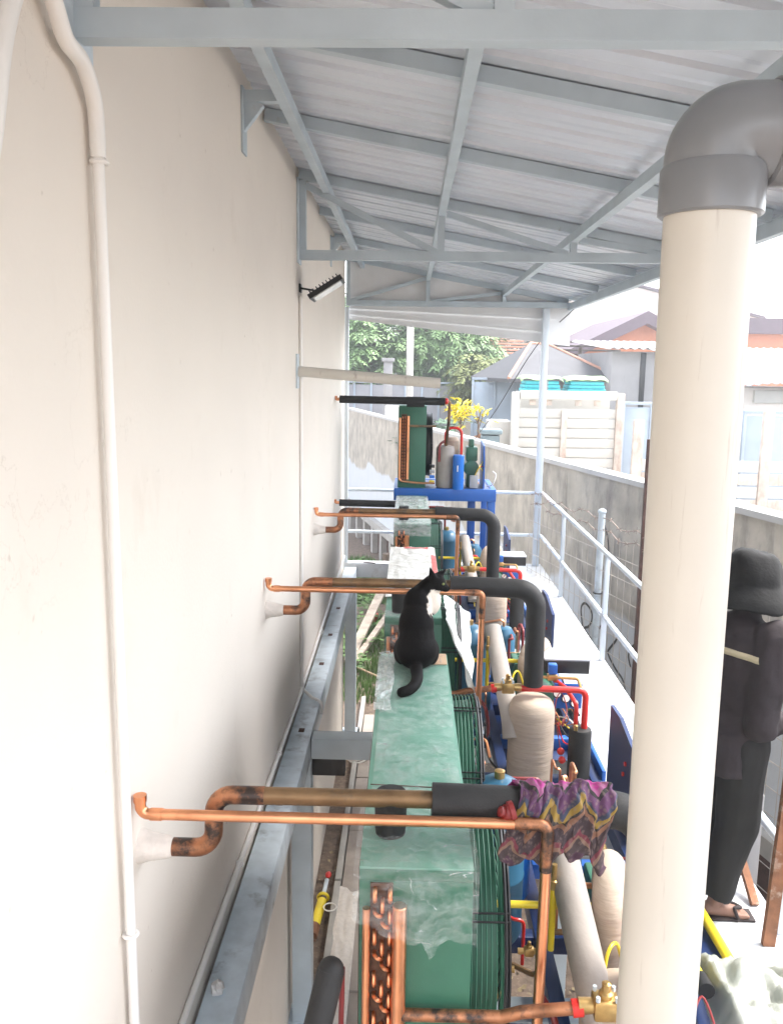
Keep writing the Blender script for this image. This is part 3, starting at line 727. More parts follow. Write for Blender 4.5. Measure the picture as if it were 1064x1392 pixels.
        fb.lathe((x1+.01,yc,zc), [(.07,0),(.07,.06),(.05,.075)], 20, (1,0,0))
        fb.build('fan_blades', 'black', u, smooth=False, solid=.004)
        mb = MB()
        for j in range(7): mb.ring((x1+.008+j*.0155,yc,zc), (1,0,0), Rr, .0028, 56, 5)
        for j in range(9): mb.ring((x1+.112+.002*j,yc,zc), (1,0,0), Rr-.02-j*.042, .0026, 48, 5)
        gd = mb.build('fan_guard', 'green', u)
        mb = MB()
        for j in range(2): mb.ring((x1+.113+j*.012,yc,zc), (1,0,0), Rr+.004-.01*j, .006, 56, 6)
        for j in range(8):
            a = 2*math.pi*j/8+.2
            for off in (-.012,.012):
                e = V((0,math.cos(a),math.sin(a))); t = V((0,-math.sin(a),math.cos(a)))*off; c = V((0,yc,zc))
                mb.tube([V((x1,0,0))+c+e*(Rr+.006)+t, V((x1+.126,0,0))+c+e*(Rr+.006)+t, V((x1+.135,0,0))+c+e*.04+t], .0035, 6)
        mb.build('guard_rods', 'black', gd)
    # liquid receiver
    zb0 = zb; zb = tank[2]-.735
    tk = MB().lathe((tank[0],yf+tank[1],zb-.003), [(.06,0),(.10,.02),(.115,.05),(.115,.30),(.118,.305),(.118,.315),(.115,.32),(.115,.62),(.118,.625),(.118,.64),(.113,.66),(.095,.70),(.06,.725),(.02,.735)], 28).build('receiver_tank', 'teal', u)
    MB().lathe((tank[0],yf+tank[1],zb+.731), [(.022,0),(.022,.03),(.012,.034)], 12).build('tank_fitting', 'brass', tk)
    zb = zb0
    # suction accumulator, wrapped
    prof = [(.11,0),(.132,.02)]
    for i in range(6): prof += [(.1325+.0012*(i % 2), .04+i*.085)]
    prof += [(.127,.50),(.112,.53),(.09,.545),(.055,.548)]
    MB().lathe((X(.745),yf+acc_dy,zb-.07), prof, 32).build('accumulator', 'beige_wrap', u)
    # wrapped suction lines to the compressor
    MB().tube(catmull([(.56,yf+.56,zb+.70),(.575,yf+.48,zb+.63),(.60,yf+.20,zb+.48),(.625,yf-.03,zb+.34),(.63,yf-.10,zb+.24)], 5), .056, 18).build('suction_line', 'grey_wrap', u)
    MB().tube(fillet([(X(.77),yf+.38,zb+.04),(X(.77),yf+.38,zb+.60),(X(.90),yf+.62,zb+.58),(X(.92),yf+.66,zb+.45)], .08), .058, 18).build('suction_line', 'beige_wrap', u)
    # compressor
    cpz = zb+.22
    cb = MB().lathe((.86,yf+.45,cpz), [(.06,0),(.12,.01),(.135,.04),(.135,.20),(.15,.205),(.15,.225),(.14,.23),(.14,.46),(.155,.465),(.155,.49),(.11,.51),(.05,.52)], 26, (0,1,0)).build('compressor', 'green', u)
    for s in (-1,1):
        MB().bbox((.86+s*.085-.05,yf+.64,cpz+.09), (.86+s*.085+.05,yf+.86,cpz+.21), .01).build('cylinder_head', 'green', cb)
        for j in range(4): MB().cyl((.86+s*.085,yf+.665+j*.055,cpz+.209), (.86+s*.085,yf+.665+j*.055,cpz+.221), .009, seg=6).build('bolt', 'green', cb)
    for yy in (.55,.85): MB().bbox((.74,yf+yy-.02,zb-.003), (.98,yf+yy+.02,cpz-.10), .004).build('foot', 'navy', cb)
    tb = MB().bbox((X(.88),yf+.36,zb+.47), (X(1.16),yf+.58,zb+.555), .006).build('terminal_box', 'black', u)
    MB().bbox((X(.875),yf+.355,zb+.5555), (X(1.165),yf+.585,zb+.567), .004).build('lid', 'grey_box', tb)
    # discharge: pipe off the header, valve, red line to the black oil separator
    MB().tube(fillet([(x0+.118,yf-.032,zt-.455),(.30,yf-.034,zt-.452),(.36,yf-.038,zt-.43),(.56,yf-.04,zt-.405)], .03), .0185, 14).build('discharge_pipe', 'copper_burnt', u)
    MB().cyl((.505,yf-.04,zt-.411), (.535,yf-.04,zt-.407), .025, seg=14).build('union', 'red', u)
    valve((.60,yf-.04,zt-.40), u, 1.05)
    MB().tube(fillet([(.67,yf-.04,zt-.405),(X(1.055),yf-.04,zt-.41),(X(1.055),yf-.04,zt-.70)], .045), .0185, 14).build('discharge_pipe', 'red', u)
    MB().tube(fillet([(X(1.005),yf-.04,zt-.70),(X(1.005),yf-.04,zt-.50),(X(.97),yf+.12,zt-.46),(X(.92),yf+.42,zt-.50)], .04), .013, 12).build('oil_return_pipe', 'red', u)
    sp = MB().lathe((X(1.035),yf-.04,zb-.09), [(.06,0),(.066,.02),(.066,.36),(.06,.375),(.02,.38)], 26).build('oil_separator', 'black_foam', u)
    MB().lathe((X(1.00),yf-.075,zb+.288), [(.012,0),(.012,.03),(.007,.035)], 10).build('fitting', 'brass', sp)
    # small valve with blue coil
    v2 = MB().tube(fillet([(X(.80),yf+.10,zt-.385),(X(.93),yf+.09,zt-.385),(X(1.03),yf+.08,zt-.385),(X(1.05),yf+.04,zt-.45)], .02), .009, 10).build('liquid_pipe', 'brass', u)
    MB().bbox((X(.85),yf+.075,zt-.40), (X(.85)+.06,yf+.115,zt-.365), .005).build('solenoid_body', 'brass', v2)
    MB().bbox((X(.855),yf+.07,zt-.36), (X(.855)+.05,yf+.12,zt-.30), .006).build('solenoid_coil', 'blue', v2)
    # yellow liquid lines
    yl = MB().tube([(.30,yf+.44,zb+.52),(.73,yf+.44,zb+.52)], .013, 12).build('liquid_line', 'yellow', u)
    MB().tube([(.525,yf+.425,zb+.36),(.525,yf+.425,zb+.60)], .0115, 12).build('liquid_line', 'yellow', u)
    MB().lathe((.525,yf+.425,zb+.595), [(.016,0),(.016,.03),(.009,.034),(.009,.09)], 10).build('stop_valve', 'brass', yl)
    MB().lathe((.615,yf+.44,zb+.505), [(.02,0),(.02,.03),(.012,.034),(.012,.06)], 10).build('sight_glass', 'grey_box', yl)
    # control panel at the walkway side, its wires, filter drier
    cpn = MB().add([(1.16,yf+1.70,zb-.003),(1.16,yf+2.25,zb-.003),(1.16,yf+2.25,zb+.52),(1.16,yf+2.05,zb+.53),(1.16,yf+1.70,zb+.46)], [(0,1,2,3,4)]).build('control_panel', 'navy', u, smooth=False, solid=.02)
    for j, z in enumerate((.36,.29)):
        MB().cyl((1.145,yf+1.86+.03*j,zb+z), (1.135,yf+1.86+.03*j,zb+z), .012, seg=10).build('lamp', 'red', cpn)
    for j, z in enumerate((.20,.13)):
        MB().tube(catmull([(1.148,yf+1.78+.05*j,zb+z),(1.08,yf+1.80+.05*j,zb+z),(1.04,yf+1.86,zb+z-.02),(1.04,yf+1.9,zb+.05)]), .005, 8).build('cable', 'yellow', cpn)
    MB().bbox((X(1.075),yf+.14,zb+.02), (X(1.075)+.05,yf+.30,zb+.22), .006).build('junction_box', 'grey_box', u)
    MB().tube([(1.13,yf+.62,zb+.10),(1.13,yf+1.10,zb+.075)], .024, 14).build('filter_drier', 'yellow', u)
    MB().tube([(1.13,yf+.56,zb+.105),(1.13,yf+.635,zb+.10)], .032, 14).build('drier_cap', 'black', u)
    for j in range(2):
        MB().ell((.93,yf-.02-.05*j,zb+.13-.03*j), .022, 12, 8).build('knob', 'red', u)
    MB().tube(catmull([(.93,yf-.02,zb+.13),(.90,yf+.06,zb+.36),(.94,yf+.12,zb+.44),(.97,yf+.06,zb+.36),(.93,yf-.03,zb+.30),(.96,yf+.1,zb+.28),(1.0,yf+.2,zb+.20)]), .0038, 7).build('capillary', 'dark_red', u)
    MB().tube(catmull([(.42,yf+.30,zb+.05),(.52,yf+.25,zb+.10),(.50,yf+.15,zb+.30),(.46,yf+.2,zb+.36)]), .011, 9).build('oil_hose', 'dark_red', u)
    MB().tube(catmull([(.74,yf+.30,zb+.42),(.70,yf+.25,zb+.52),(.66,yf+.20,zb+.50),(.645,yf+.18,zb+.30),(.66,yf+.20,zb+.1)]), .006, 8).build('cable', 'yellow', u)
    MB().tube(catmull([(X(1.08),yf+.22,zb+.2),(X(1.02),yf+.25,zb+.35),(X(.98),yf+.32,zb+.46)]), .006, 8).build('cable', 'black', u)
    for j in range(3):       # pressure gauges and switches on a small rack
        gx = X(.93+.055*j); g_ = MB().lathe((gx,yf+.20,zb+.40-.03*j), [(.024,0),(.026,.004),(.026,.02),(.022,.024)], 16, (0,-1,.35)).build('gauge', 'black', u)
        MB().lathe((gx,yf+.179,zb+.4105-.03*j), [(.021,0),(.021,.002)], 16, (0,-1,.35)).build('dial', 'conduit', g_)
        MB().tube(catmull([(gx,yf+.21,zb+.38-.03*j),(gx-.01,yf+.25,zb+.30),(gx+.03,yf+.22,zb+.22),(gx-.02,yf+.3,zb+.15)]), .004, 6).build('capillary', 'copper', u)
    MB().bbox((X(.92),yf+.215,zb+.30), (X(1.09),yf+.225,zb+.46), .003).build('gauge_rack', 'blue', u)
    MB().lathe((.50,yf+1.28,zb-.002), [(.07,0),(.08,.02),(.08,.36),(.05,.40),(.02,.405)], 22).build('filter_shell', 'bright_blue', u)
    MB().lathe((.72,yf+1.25,zb-.002), [(.07,0),(.085,.02),(.085,.44),(.055,.49),(.02,.50)], 22).build('oil_reservoir', 'teal', u)
    MB().tube(fillet([(.50,yf+1.28,zb+.40),(.50,yf+1.28,zb+.50),(.72,yf+1.25,zb+.55),(.72,yf+1.25,zb+.48)], .03), .009, 8).build('liquid_pipe', 'copper', u)
    MB().tube(fillet([(.405,yf+.70,zb+.10),(.52,yf+.62,zb+.10),(.52,yf+.60,zb+.30),(.70,yf+.58,zb+.32)], .03), .011, 9).build('liquid_pipe', 'copper_brown', u)
    MB().tube(fillet([(.33,yf+.12,zb+.03),(.33,yf+.12,zb+.14),(.50,yf+.10,zb+.14),(.52,yf+.02,zb+.06)], .03), .009, 8).build('liquid_pipe', 'copper', u)
    for j in range(2): valve((.36+.12*j,yf+.50+.10*j,zb+.12+.10*j), u, .55, False)
    for j in range(4):
        MB().tube(catmull([(X(1.08),yf+.25,zb+.05+.03*j),(X(1.02)+.01*j,yf+.35,zb+.02+.05*j),(X(.99),yf+.42+.03*j,zb+.12),(X(1.05),yf+.55,zb+.04)]), .0045, 6).build('cable', ('red','black','yellow','cord_white')[j], u)
    rn = random.Random(int(yf*100))
    for j in range(26):      # assorted small pipework along the skid
        p = V((rn.uniform(.32,.98), yf+rn.uniform(.55,1.75), zb+rn.uniform(.02,.10))); h_ = rn.uniform(.10,.42); q = p+V((rn.uniform(-.2,.2), rn.uniform(-.15,.15), h_))
        if rn.random() < .62:
            MB().tube(fillet([p, (p.x,p.y,q.z), (q.x,p.y,q.z), (q.x,q.y,q.z), (q.x,q.y,q.z-h_*.5)], .025, 4), rn.uniform(.006,.012), 8).build('small_pipe', rn.choice(['copper','red','copper_brown','copper','dark_red']), u)
        elif rn.random() < .6:
            MB().lathe(p, [(.018,0),(.03,.01),(.03,h_*.4),(.018,h_*.45),(.01,h_*.5)], 14).build('small_vessel', rn.choice(['blue','teal','black','brass','bright_blue']), u)
        else: valve(q, u, .6, False)
    MB().tube(catmull([(.53,yf+.35,zb+.02),(.50,yf+.20,zb+.20),(.515,yf+.05,zb+.05),(.60,yf-.10,zb+.0)]), .007, 8).build('cable', 'black', u)
    return u
condensing_unit(2.24, 1.85, 'green two-fan condensing unit with the cat sitting on its top', True, acc_dy=.10, compact=True, tank=(.40,1.04,-1.66))
condensing_unit(4.74, 1.88, 'green two-fan condensing unit with a white printed sheet laid on its top', True, tank=(.42,.60,-1.64))
condensing_unit(7.70, 1.80, 'green two-fan condensing unit reaching under the blue stand', False, acc_dy=-.55)

# unit on the tall blue stand at the far end
st = thing('equipment_stand', 'bright blue steel stand carrying a condensing unit by the end rail', 'stand', (.43,10,ZD))
ys0, ys1, zs = 9.52, 10.42, -1.34
MB().bbox((-.16,ys0,zs-.14), (1.0,ys0+.06,zs), .005).build('front_beam', 'blue', st)
MB().bbox((-.16,ys1-.06,zs-.14), (1.0,ys1,zs), .005).build('back_beam', 'blue', st)
MB().bbox((-.16,ys0+.062,zs-.12), (-.10,ys1-.062,zs-.002), .005).build('side_beam', 'blue', st)
MB().bbox((.94,ys0+.062,zs-.12), (1.0,ys1-.062,zs-.002), .005).build('side_beam', 'blue', st)
MB().bbox((-.095,ys0+.062,zs-.02), (.935,ys1-.062,zs-.006), .003).build('tray', 'navy', st)
for x, yy in ((.95,ys0+.05),(.76,ys0+.5),(.95,ys1-.05),(-.11,ys1-.05)):
    MB().bbox((x-.045,yy-.045,ZD), (x+.045,yy+.045,zs-.141), .004).build('leg', 'blue', st)
yf = 9.56; zb = zs+.001; zt = -.415
u = thing('condensing_unit', 'green single-fan condensing unit standing on the blue stand', 'condensing unit', (.4,yf+.4,zb))
cs = MB().bbox((-.085,yf+.01,zb), (.18,yf+.80,zt), .004).build('casing', 'green', u)
MB().bbox((-.12,yf,zb), (.195,yf+.012,zt), .002).build('end_plate', 'green', cs)
MB().bbox((-.12,yf-.004,zt+.001), (.2,yf+.81,zt+.008), .002).build('top_plate', 'green_top', cs)
MB().bbox((-.085,yf-.02,zb+.06), (-.025,yf-.001,zt-.09), .002).build('tube_sheet', 'coil_fin', u)
MB().tube(fillet([(-.10,yf-.03,zt-.13),(-.10,yf-.03,zb+.08),(.10,yf-.03,zb+.06),(.30,yf-.03,zb+.06)], .04), .012, 12).build('header', 'copper', u)
MB().tube([(-.01,yf-.03,zb+.10),(-.01,yf-.03,zt-.11)], .016, 12).build('header', 'copper', u)
mb = MB()
for i in range(20):
    for x in (-.07,-.045):
        t = u_bend_mesh((x,yf-.02,zt-.12-i*.036), (x,yf-.02,zt-.14-i*.036), .015, .005); mb.add(t.v, t.f)
mb.build('u_bends', 'copper', u, kind='stuff')
MB().tube([(-.02,yf-.03,zt-.22),(.30,yf-.03,zt-.22)], .013, 10).build('pipe', 'copper_brown', u)
yc, zc = yf+.40, (zb+zt)/2
MB().lathe((.182,yc,zc), [(.36,0),(.37,.07),(.30,.07),(.30,0)], 36, (1,0,0)).build('fan_shroud', 'black', u)
mb = MB()
for j in range(8): mb.ring((.265+.002*j,yc,zc), (1,0,0), .37-j*.042, .004, 40, 5)
for j in range(6): mb.tube([(.28,yc,zc), (.26,yc+.37*math.cos(j*1.047),zc+.37*math.sin(j*1.047))], .004, 6)
mb.build('fan_guard', 'black', u)
MB().lathe((.42,yf+.12,zb), [(.095,0),(.105,.02),(.105,.44),(.095,.47),(.05,.48)], 26).build('accumulator', 'grey_wrap', u)
MB().lathe((.50,yf+.30,zb), [(.08,0),(.09,.02),(.09,.52),(.06,.56),(.02,.565)], 24).build('oil_separator', 'beige_wrap', u)
MB().lathe((.565,yf-.005,zb-.01), [(.06,0),(.064,.01),(.064,.385),(.055,.395)], 26).build('filter_shell', 'bright_blue', u)
MB().bbox((.548,yf-.0715,zb+.20), (.560,yf-.068,zb+.27), .001).build('sticker', 'conduit', u)
MB().tube(fillet([(.345,yf+.02,zb+.30),(.35,yf+.02,zb+.50),(.40,yf+.06,zb+.53)], .05), .014, 10).build('pipe', 'dark_red', u)
MB().tube(fillet([(.42,yf+.12,zb+.46),(.42,yf+.10,zb+.68),(.60,yf+.10,zb+.68),(.60,yf+.10,zb+.36)], .07), .016, 10).build('pipe', 'red', u)
MB().tube(fillet([(.425,yf+.1,zb+.47),(.43,9.2,zb+.80),(.43,9.16,zb+1.0),(.38,9.15,-.34)], .04), .017, 10).build('pipe', 'copper_brown', u)
cb = MB().lathe((.72,yf+.12,zb+.22), [(.05,0),(.085,.01),(.09,.05),(.09,.35),(.07,.40)], 20, (0,1,0)).build('compressor', 'green', u)
MB().bbox((.66,yf+.14,zb+.30), (.79,yf+.36,zb+.46), .012).build('cylinder_head', 'green', cb)
MB().bbox((.69,yf+.16,zb+.46), (.75,yf+.30,zb+.55), .012).build('cylinder_head', 'green', cb)
MB().bbox((.67,yf+.14,zb+.002), (.78,yf+.40,zb+.15), .006).build('foot', 'green', cb)
MB().bbox((.70,yf-.02,zb+.01), (.79,yf+.05,zb+.15), .005).build('junction_box', 'grey_box', u)
MB().add([(.86,yf+.02,zb),(.86,yf+.5,zb),(.86,yf+.5,zb+.52),(.86,yf+.1,zb+.48),(.86,yf+.02,zb+.30)], [(0,1,2,3,4)]).build('control_panel', 'blue', u, smooth=False, solid=.016)
for j in range(3): MB().tube(catmull([(.85,yf+.05+.03*j,zb+.2+.05*j),(.80,yf,zb+.24),(.76,yf+.02,zb+.14),(.80,yf-.02,zb+.06)]), .005, 7).build('cable', ('yellow','red','yellow')[j], u)
for j in range(4): MB().bbox((.24,yf+.02,zb+.05+.06*j), (.30,yf+.05,zb+.085+.06*j), .004).build('terminal', ('yellow','bright_blue','grey_box','black')[j], u)
MB().tube(catmull([(.9,yf+.05,zb+.02),(.96,yf-.02,zb+.06),(.99,yf-.01,zb+.16),(.96,yf+.03,zb+.20)]), .008, 8).build('cable', 'cord_white', u)

# ------------------------------------------------------------------ refrigerant lines from the wall
def wall_lines(y, zt_, where, right, acc_y, rr=.5):
    t = thing('copper_pipe', 'slim bright copper pipe with an upturned wall end crossing %s' % where, 'copper pipe', (-.2,y,zt_))
    MB().tube(fillet([(-.775,y,zt_+.055),(-.775,y,zt_),(.43,y,zt_-.002),(.425,y,zt_-.80)], .03, 6), .0165, 14).build('tube', 'copper', t)
    MB().cyl((-.775,y,zt_+.04), (-.775,y,zt_+.06), .0195, seg=14).build('socket', 'copper', t)
    MB().cyl((-.745,y,zt_), (-.71,y,zt_), .019, seg=14).build('socket', 'copper', t)
    MB().tube(fillet([(.33,y,zt_-.001),(.43,y,zt_-.002),(.428,y,zt_-.15)], .03, 6), .019, 14).build('brazed_elbow', 'copper_burnt', t)
    y2 = y+.085; z2 = zt_+.022
    t = thing('suction_pipe', 'heat-stained pipe bending up into black foam above %s' % where, 'pipe', (0,y2,z2))
    MB().tube(fillet([(-.74,y2-.02,z2-.165),(-.575,y2-.02,z2-.165),(-.575,y2,z2),(-.42,y2,z2)], .055, 7), .028, 16).build('brazed_bend', 'copper_burnt', t)
    MB().tube([(-.44,y2,z2),(right+.05,y2,z2)], .0265, 16).build('tube', 'copper_brown', t)
    MB().tube([(-.805,y2-.02,z2-.165),(-.77,y2-.02,z2-.165),(-.72,y2-.02,z2-.166),(-.70,y2-.02,z2-.166)], [.055,.044,.036,.031], 16).build('wall_sleeve', 'wrap_tape', t)
    MB().tube(fillet([(right,y2,z2-.005),(.745,y2,z2-.02),(.745,acc_y,-1.80)], .115, 9), .056, 22).build('foam_sleeve', 'black_foam', t)
wall_lines(2.31, -1.315, 'the nearest unit top', .09, 2.36)
wall_lines(4.62, -1.235, 'the unit with the white sheet', .25, 4.69)
wall_lines(7.08, -1.235, 'the unit under the blue stand', .235, 7.15)
for y, lab in ((2.42,'black foam tube stood on the film-wrapped end of the unit under the pipes'),(4.83,'black foam tube stood on the green unit top beside the cat'),(7.88,'black foam tube stood on the far unit top below the copper pipe')):
    MB().lathe((-.035,y,-1.417), [(.046,0),(.048,.02),(.050,.10),(.046,.135)], 20).build('foam_block', 'black_foam', label=lab, cat='foam block')
f = thing('foam_pipe', 'black foam-covered pipe from the wall to the unit on the blue stand', 'pipe', (-.2,9.15,-.34))
MB().tube([(-.75,9.15,-.335),(.38,9.15,-.345)], .041, 18).build('foam_sleeve', 'black_foam', f)
MB().tube([(-.03,9.15,-.352),(.16,9.15,-.352)], .056, 18).build('foam_patch', 'black_foam', f)
MB().tube(fillet([(-.79,9.15,-.30),(-.79,9.15,-.335),(-.74,9.15,-.335)], .02), .017, 10).build('copper_end', 'copper', f)
MB().ell((.395,9.15,-.34), (.025,.03,.035), 12, 8).build('red_cap', 'red', f)
f = thing('foam_pipe', 'black foam-covered pipe from the wall into the side of the far unit', 'pipe', (-.4,9.12,-1.46))
MB().tube([(-.745,9.12,-1.455),(-.125,9.12,-1.462)], .038, 18).build('foam_sleeve', 'black_foam', f)
MB().tube(fillet([(-.79,9.12,-1.42),(-.79,9.12,-1.455),(-.74,9.12,-1.455)], .02), .016, 10).build('copper_end', 'copper', f)
MB().tube(fillet([(.21,8.9,-1.45),(.40,8.9,-1.45),(.40,8.9,-1.9)], .03), .012, 10).build('liquid_pipe', 'dark_red', label='thin dark red pipe looping down beside the far unit', cat='pipe')
# black foam tube near the left beam
f = MB().tube([(-.30,1.95,-2.12),(-.195,2.16,-1.70)], .040, 20)
f.ell((-.195,2.16,-1.70), (.039,.039,.039), 16, 10).build('foam_tube', 'black_foam', label='loose black foam tube leaning up beside the copper coil end', cat='foam tube')
MB().tube([(-.165,2.2,-1.72),(-.18,2.2,-2.5)], .008, 8).build('drain_tube', 'dark_red', label='thin dark red tube hanging beside the copper coil end', cat='tube')

# ------------------------------------------------------------------ film and sheets on the units
def film(fn, nu, nv, name, m, label, cat='plastic film'):
    return MB().grid(fn, nu, nv).build(name, m, label=label, cat=cat, smooth=True)
def nz(a, b, c=0, s=1): return noise.noise(V((a*s, b*s, c)))
def wrinkle(x, y, sd, amp):
    # sharp raised creases: ridged noise, warped so the folds run unevenly
    wx = x+.03*noise.noise(V((x*7,y*7,sd+3))); wy = y+.03*noise.noise(V((x*7,y*7,sd+8)))
    a = 1-abs(noise.noise(V((wx*9, wy*17, sd)))); b = 1-abs(noise.noise(V((wx*26, wy*34, sd+5))))
    return amp*(a**6+.45*b**5)
def f1c(u, v):      # a milky patch of bunched film left of the cat
    x = -.128+(.075+.03*nz(v*3,1,2))*u; yy = 3.35+v*.72
    return (x, yy, -1.413+wrinkle(x*1.5, yy*.6, 3, .014))
film(f1c, 40, 140, 'stretch_film', 'film_heavy', 'bunched milky film along the edge left of the cat')
def f1(u, v):      # over the near end of the first unit: along its top, then down the end plate
    x = -.135+u*.36; L1, L2 = .42, .115+.15*u+.018*math.sin(u*5)+.006*math.sin(u*31)+(.05*max(0,1-abs(u-.62)*14))
    s = v*(L1+L2)
    w_ = wrinkle(x, s, 2, .008)
    if s < L1: return (x, 2.24+L1-s-.004, -1.412+w_)
    t = s-L1
    return (x, 2.226-.055*min(1,t/.12)*(1 if u < .5 else max(0,1-(u-.5)*3))-.006-w_*1.3, -1.412-t)
film(f1, 110, 170, 'stretch_film', 'film', 'clear crinkled stretch film over the copper coil end of the nearest unit')
def f1b(u, v):
    x = -.13+u*.33; yy = 2.62+v*1.45+.05*nz(u*4,v,6)
    return (x, yy, -1.4155+wrinkle(yy, x, 6, .005)) if u > .08 else (x-.012*(1-u/.08), yy, -1.413-.30*(1-u/.08)*(.6+.4*nz(v*4,0,3)))
film(f1b, 90, 260, 'stretch_film', 'film_thin', 'clear film hanging over the left edge of the unit behind the cat')
def f2(u, v):
    x = -.13+u*.35; yy2 = v*.9; return (x, 5.12+v*1.5, -1.412+.012*abs(nz(u*4, v*4, 2))+.012*u*(1-u)+wrinkle(x*.7, yy2, 4, .006))
sh = film(f2, 70, 160, 'printed_sheet', 'cardboard_white', 'white printed plastic sheet laid over a green unit top', 'plastic sheet')
mb = MB().grid(lambda u, v: (lambda p: (p[0], p[1], p[2]+.003))(f2(.90+u*.095, .05+v*.75)), 4, 40); mb.build('red_border', 'red_print', sh, smooth=True)
mb = MB().grid(lambda u, v: (lambda p: (p[0], p[1], p[2]+.003))(f2(.3+u*.55, .955+v*.03)), 20, 4); mb.build('red_border', 'red_print', sh, smooth=True)
def f3(u, v):      # white plastic hanging down the fan side
    yy = 4.62+u*.62; z = -1.405-v*(.12+.55*(1-abs(u-.2))**1.5); x = .215+.17*min(1,v*1.3)+.018*nz(u*5, v*4, 7, 1.4)
    return (x+.02, yy, z)
film(f3, 36, 36, 'plastic_sheet', 'film_drape', 'thin white plastic sheet draped down the fan side by the cat', 'plastic sheet')
def f4(u, v):
    x = -.13+u*.35; s = v*1.75
    return (x, 9.35-s, -1.413+wrinkle(x, s, 8, .010)) if s < 1.66 else (x, 7.686, -1.412-(s-1.66)*1.3)
film(f4, 60, 160, 'stretch_film', 'film_heavy', 'milky film over the unit top under the blue stand')
def f5(u, v):
    x = -.125+u*.20; s = v*.25; return (x, 4.735+.10*(.06-s)/.06, -1.411) if s < .06 else (x, 4.70+.02*nz(u*3,v*5,2), -1.415-(s-.06)*(1.2-u*.5))
film(f5, 20, 24, 'stretch_film', 'film', 'torn clear film over the coil end of the unit with the white sheet')
MB().bbox((.115,3.93,-1.4165), (.205,4.08,-1.411), .001).build('cardboard_scrap', 'cardboard', label='small brown cardboard scrap on the unit top beside the cat', cat='cardboard')
MB().tube([(-.11,2.715,-1.414),(.10,2.70,-1.412)], .0022, 6).build('wire_rod', 'dark_rust', label='thin straight wire lying across the green unit top', cat='wire')

# ------------------------------------------------------------------ patterned cloth over the black pipe
def cloth():
    py, pz, pr = 2.395, -1.305, .060
    nu, nv = 60, 90; mb = MB()
    def drop(u): return .135-.04*u**3+.022*math.sin(u*8+.3)+.014*math.sin(u*21)
    def fn(u, v):
        x = .335+u*.28
        back, front = .10, drop(u)
        s = -back-math.pi/2*pr+v*(back+front+math.pi*pr)
        fold = .016*math.sin(u*19+1.6*math.sin(v*5)+.8*math.sin(u*7))*(.35+.65*abs(v-.45))+.006*math.sin(u*51+v*6)
        if s < -math.pi/2*pr: y, z = py+pr+.012+fold, pz-(-math.pi/2*pr-s)
        elif s > math.pi/2*pr:
            t = s-math.pi/2*pr; y, z = py-pr-.004-abs(fold)*.7-(.02*t/.1 if u > .42 else .0), pz-t
        else:
            a = s/pr; k = pr+.008+abs(fold)*.8; y, z = py-math.sin(a)*k, pz+math.cos(a)*k
        x += .020*math.sin(v*9+u*3)*(u-.5)*2-(.06*max(0,v-.5)*(1-u))
        cr = noise.noise(V((u*7,v*8,1)))*.016+noise.noise(V((u*16,v*18,5)))*.009
        return (x+cr*.8, y-abs(cr)*1.1, z+.012*math.sin(u*11)*v+cr*.8)
    mb.grid(fn, nu, nv)
    o = mb.build('cloth', 'batik', label='crumpled pink and brown patterned cloth hung over the black pipe', cat='cloth', smooth=True, solid=.003)
    me = o.data; uvl = me.uv_layers.new(name='uv')
    for lp in me.loops:
        i = lp.vertex_index // (nv+1); j = lp.vertex_index % (nv+1)
        uvl.data[lp.index].uv = (i/nu*1.08+.1, j/nv)
    t = MB().tube(catmull([(.33,2.33,-1.285),(.305,2.325,-1.29),(.285,2.32,-1.283)]), [.030]*4+[.024]*4+[.016]*4+[.004], 12)
    t.build('cloth_corner', 'dark_red', o)
cloth()

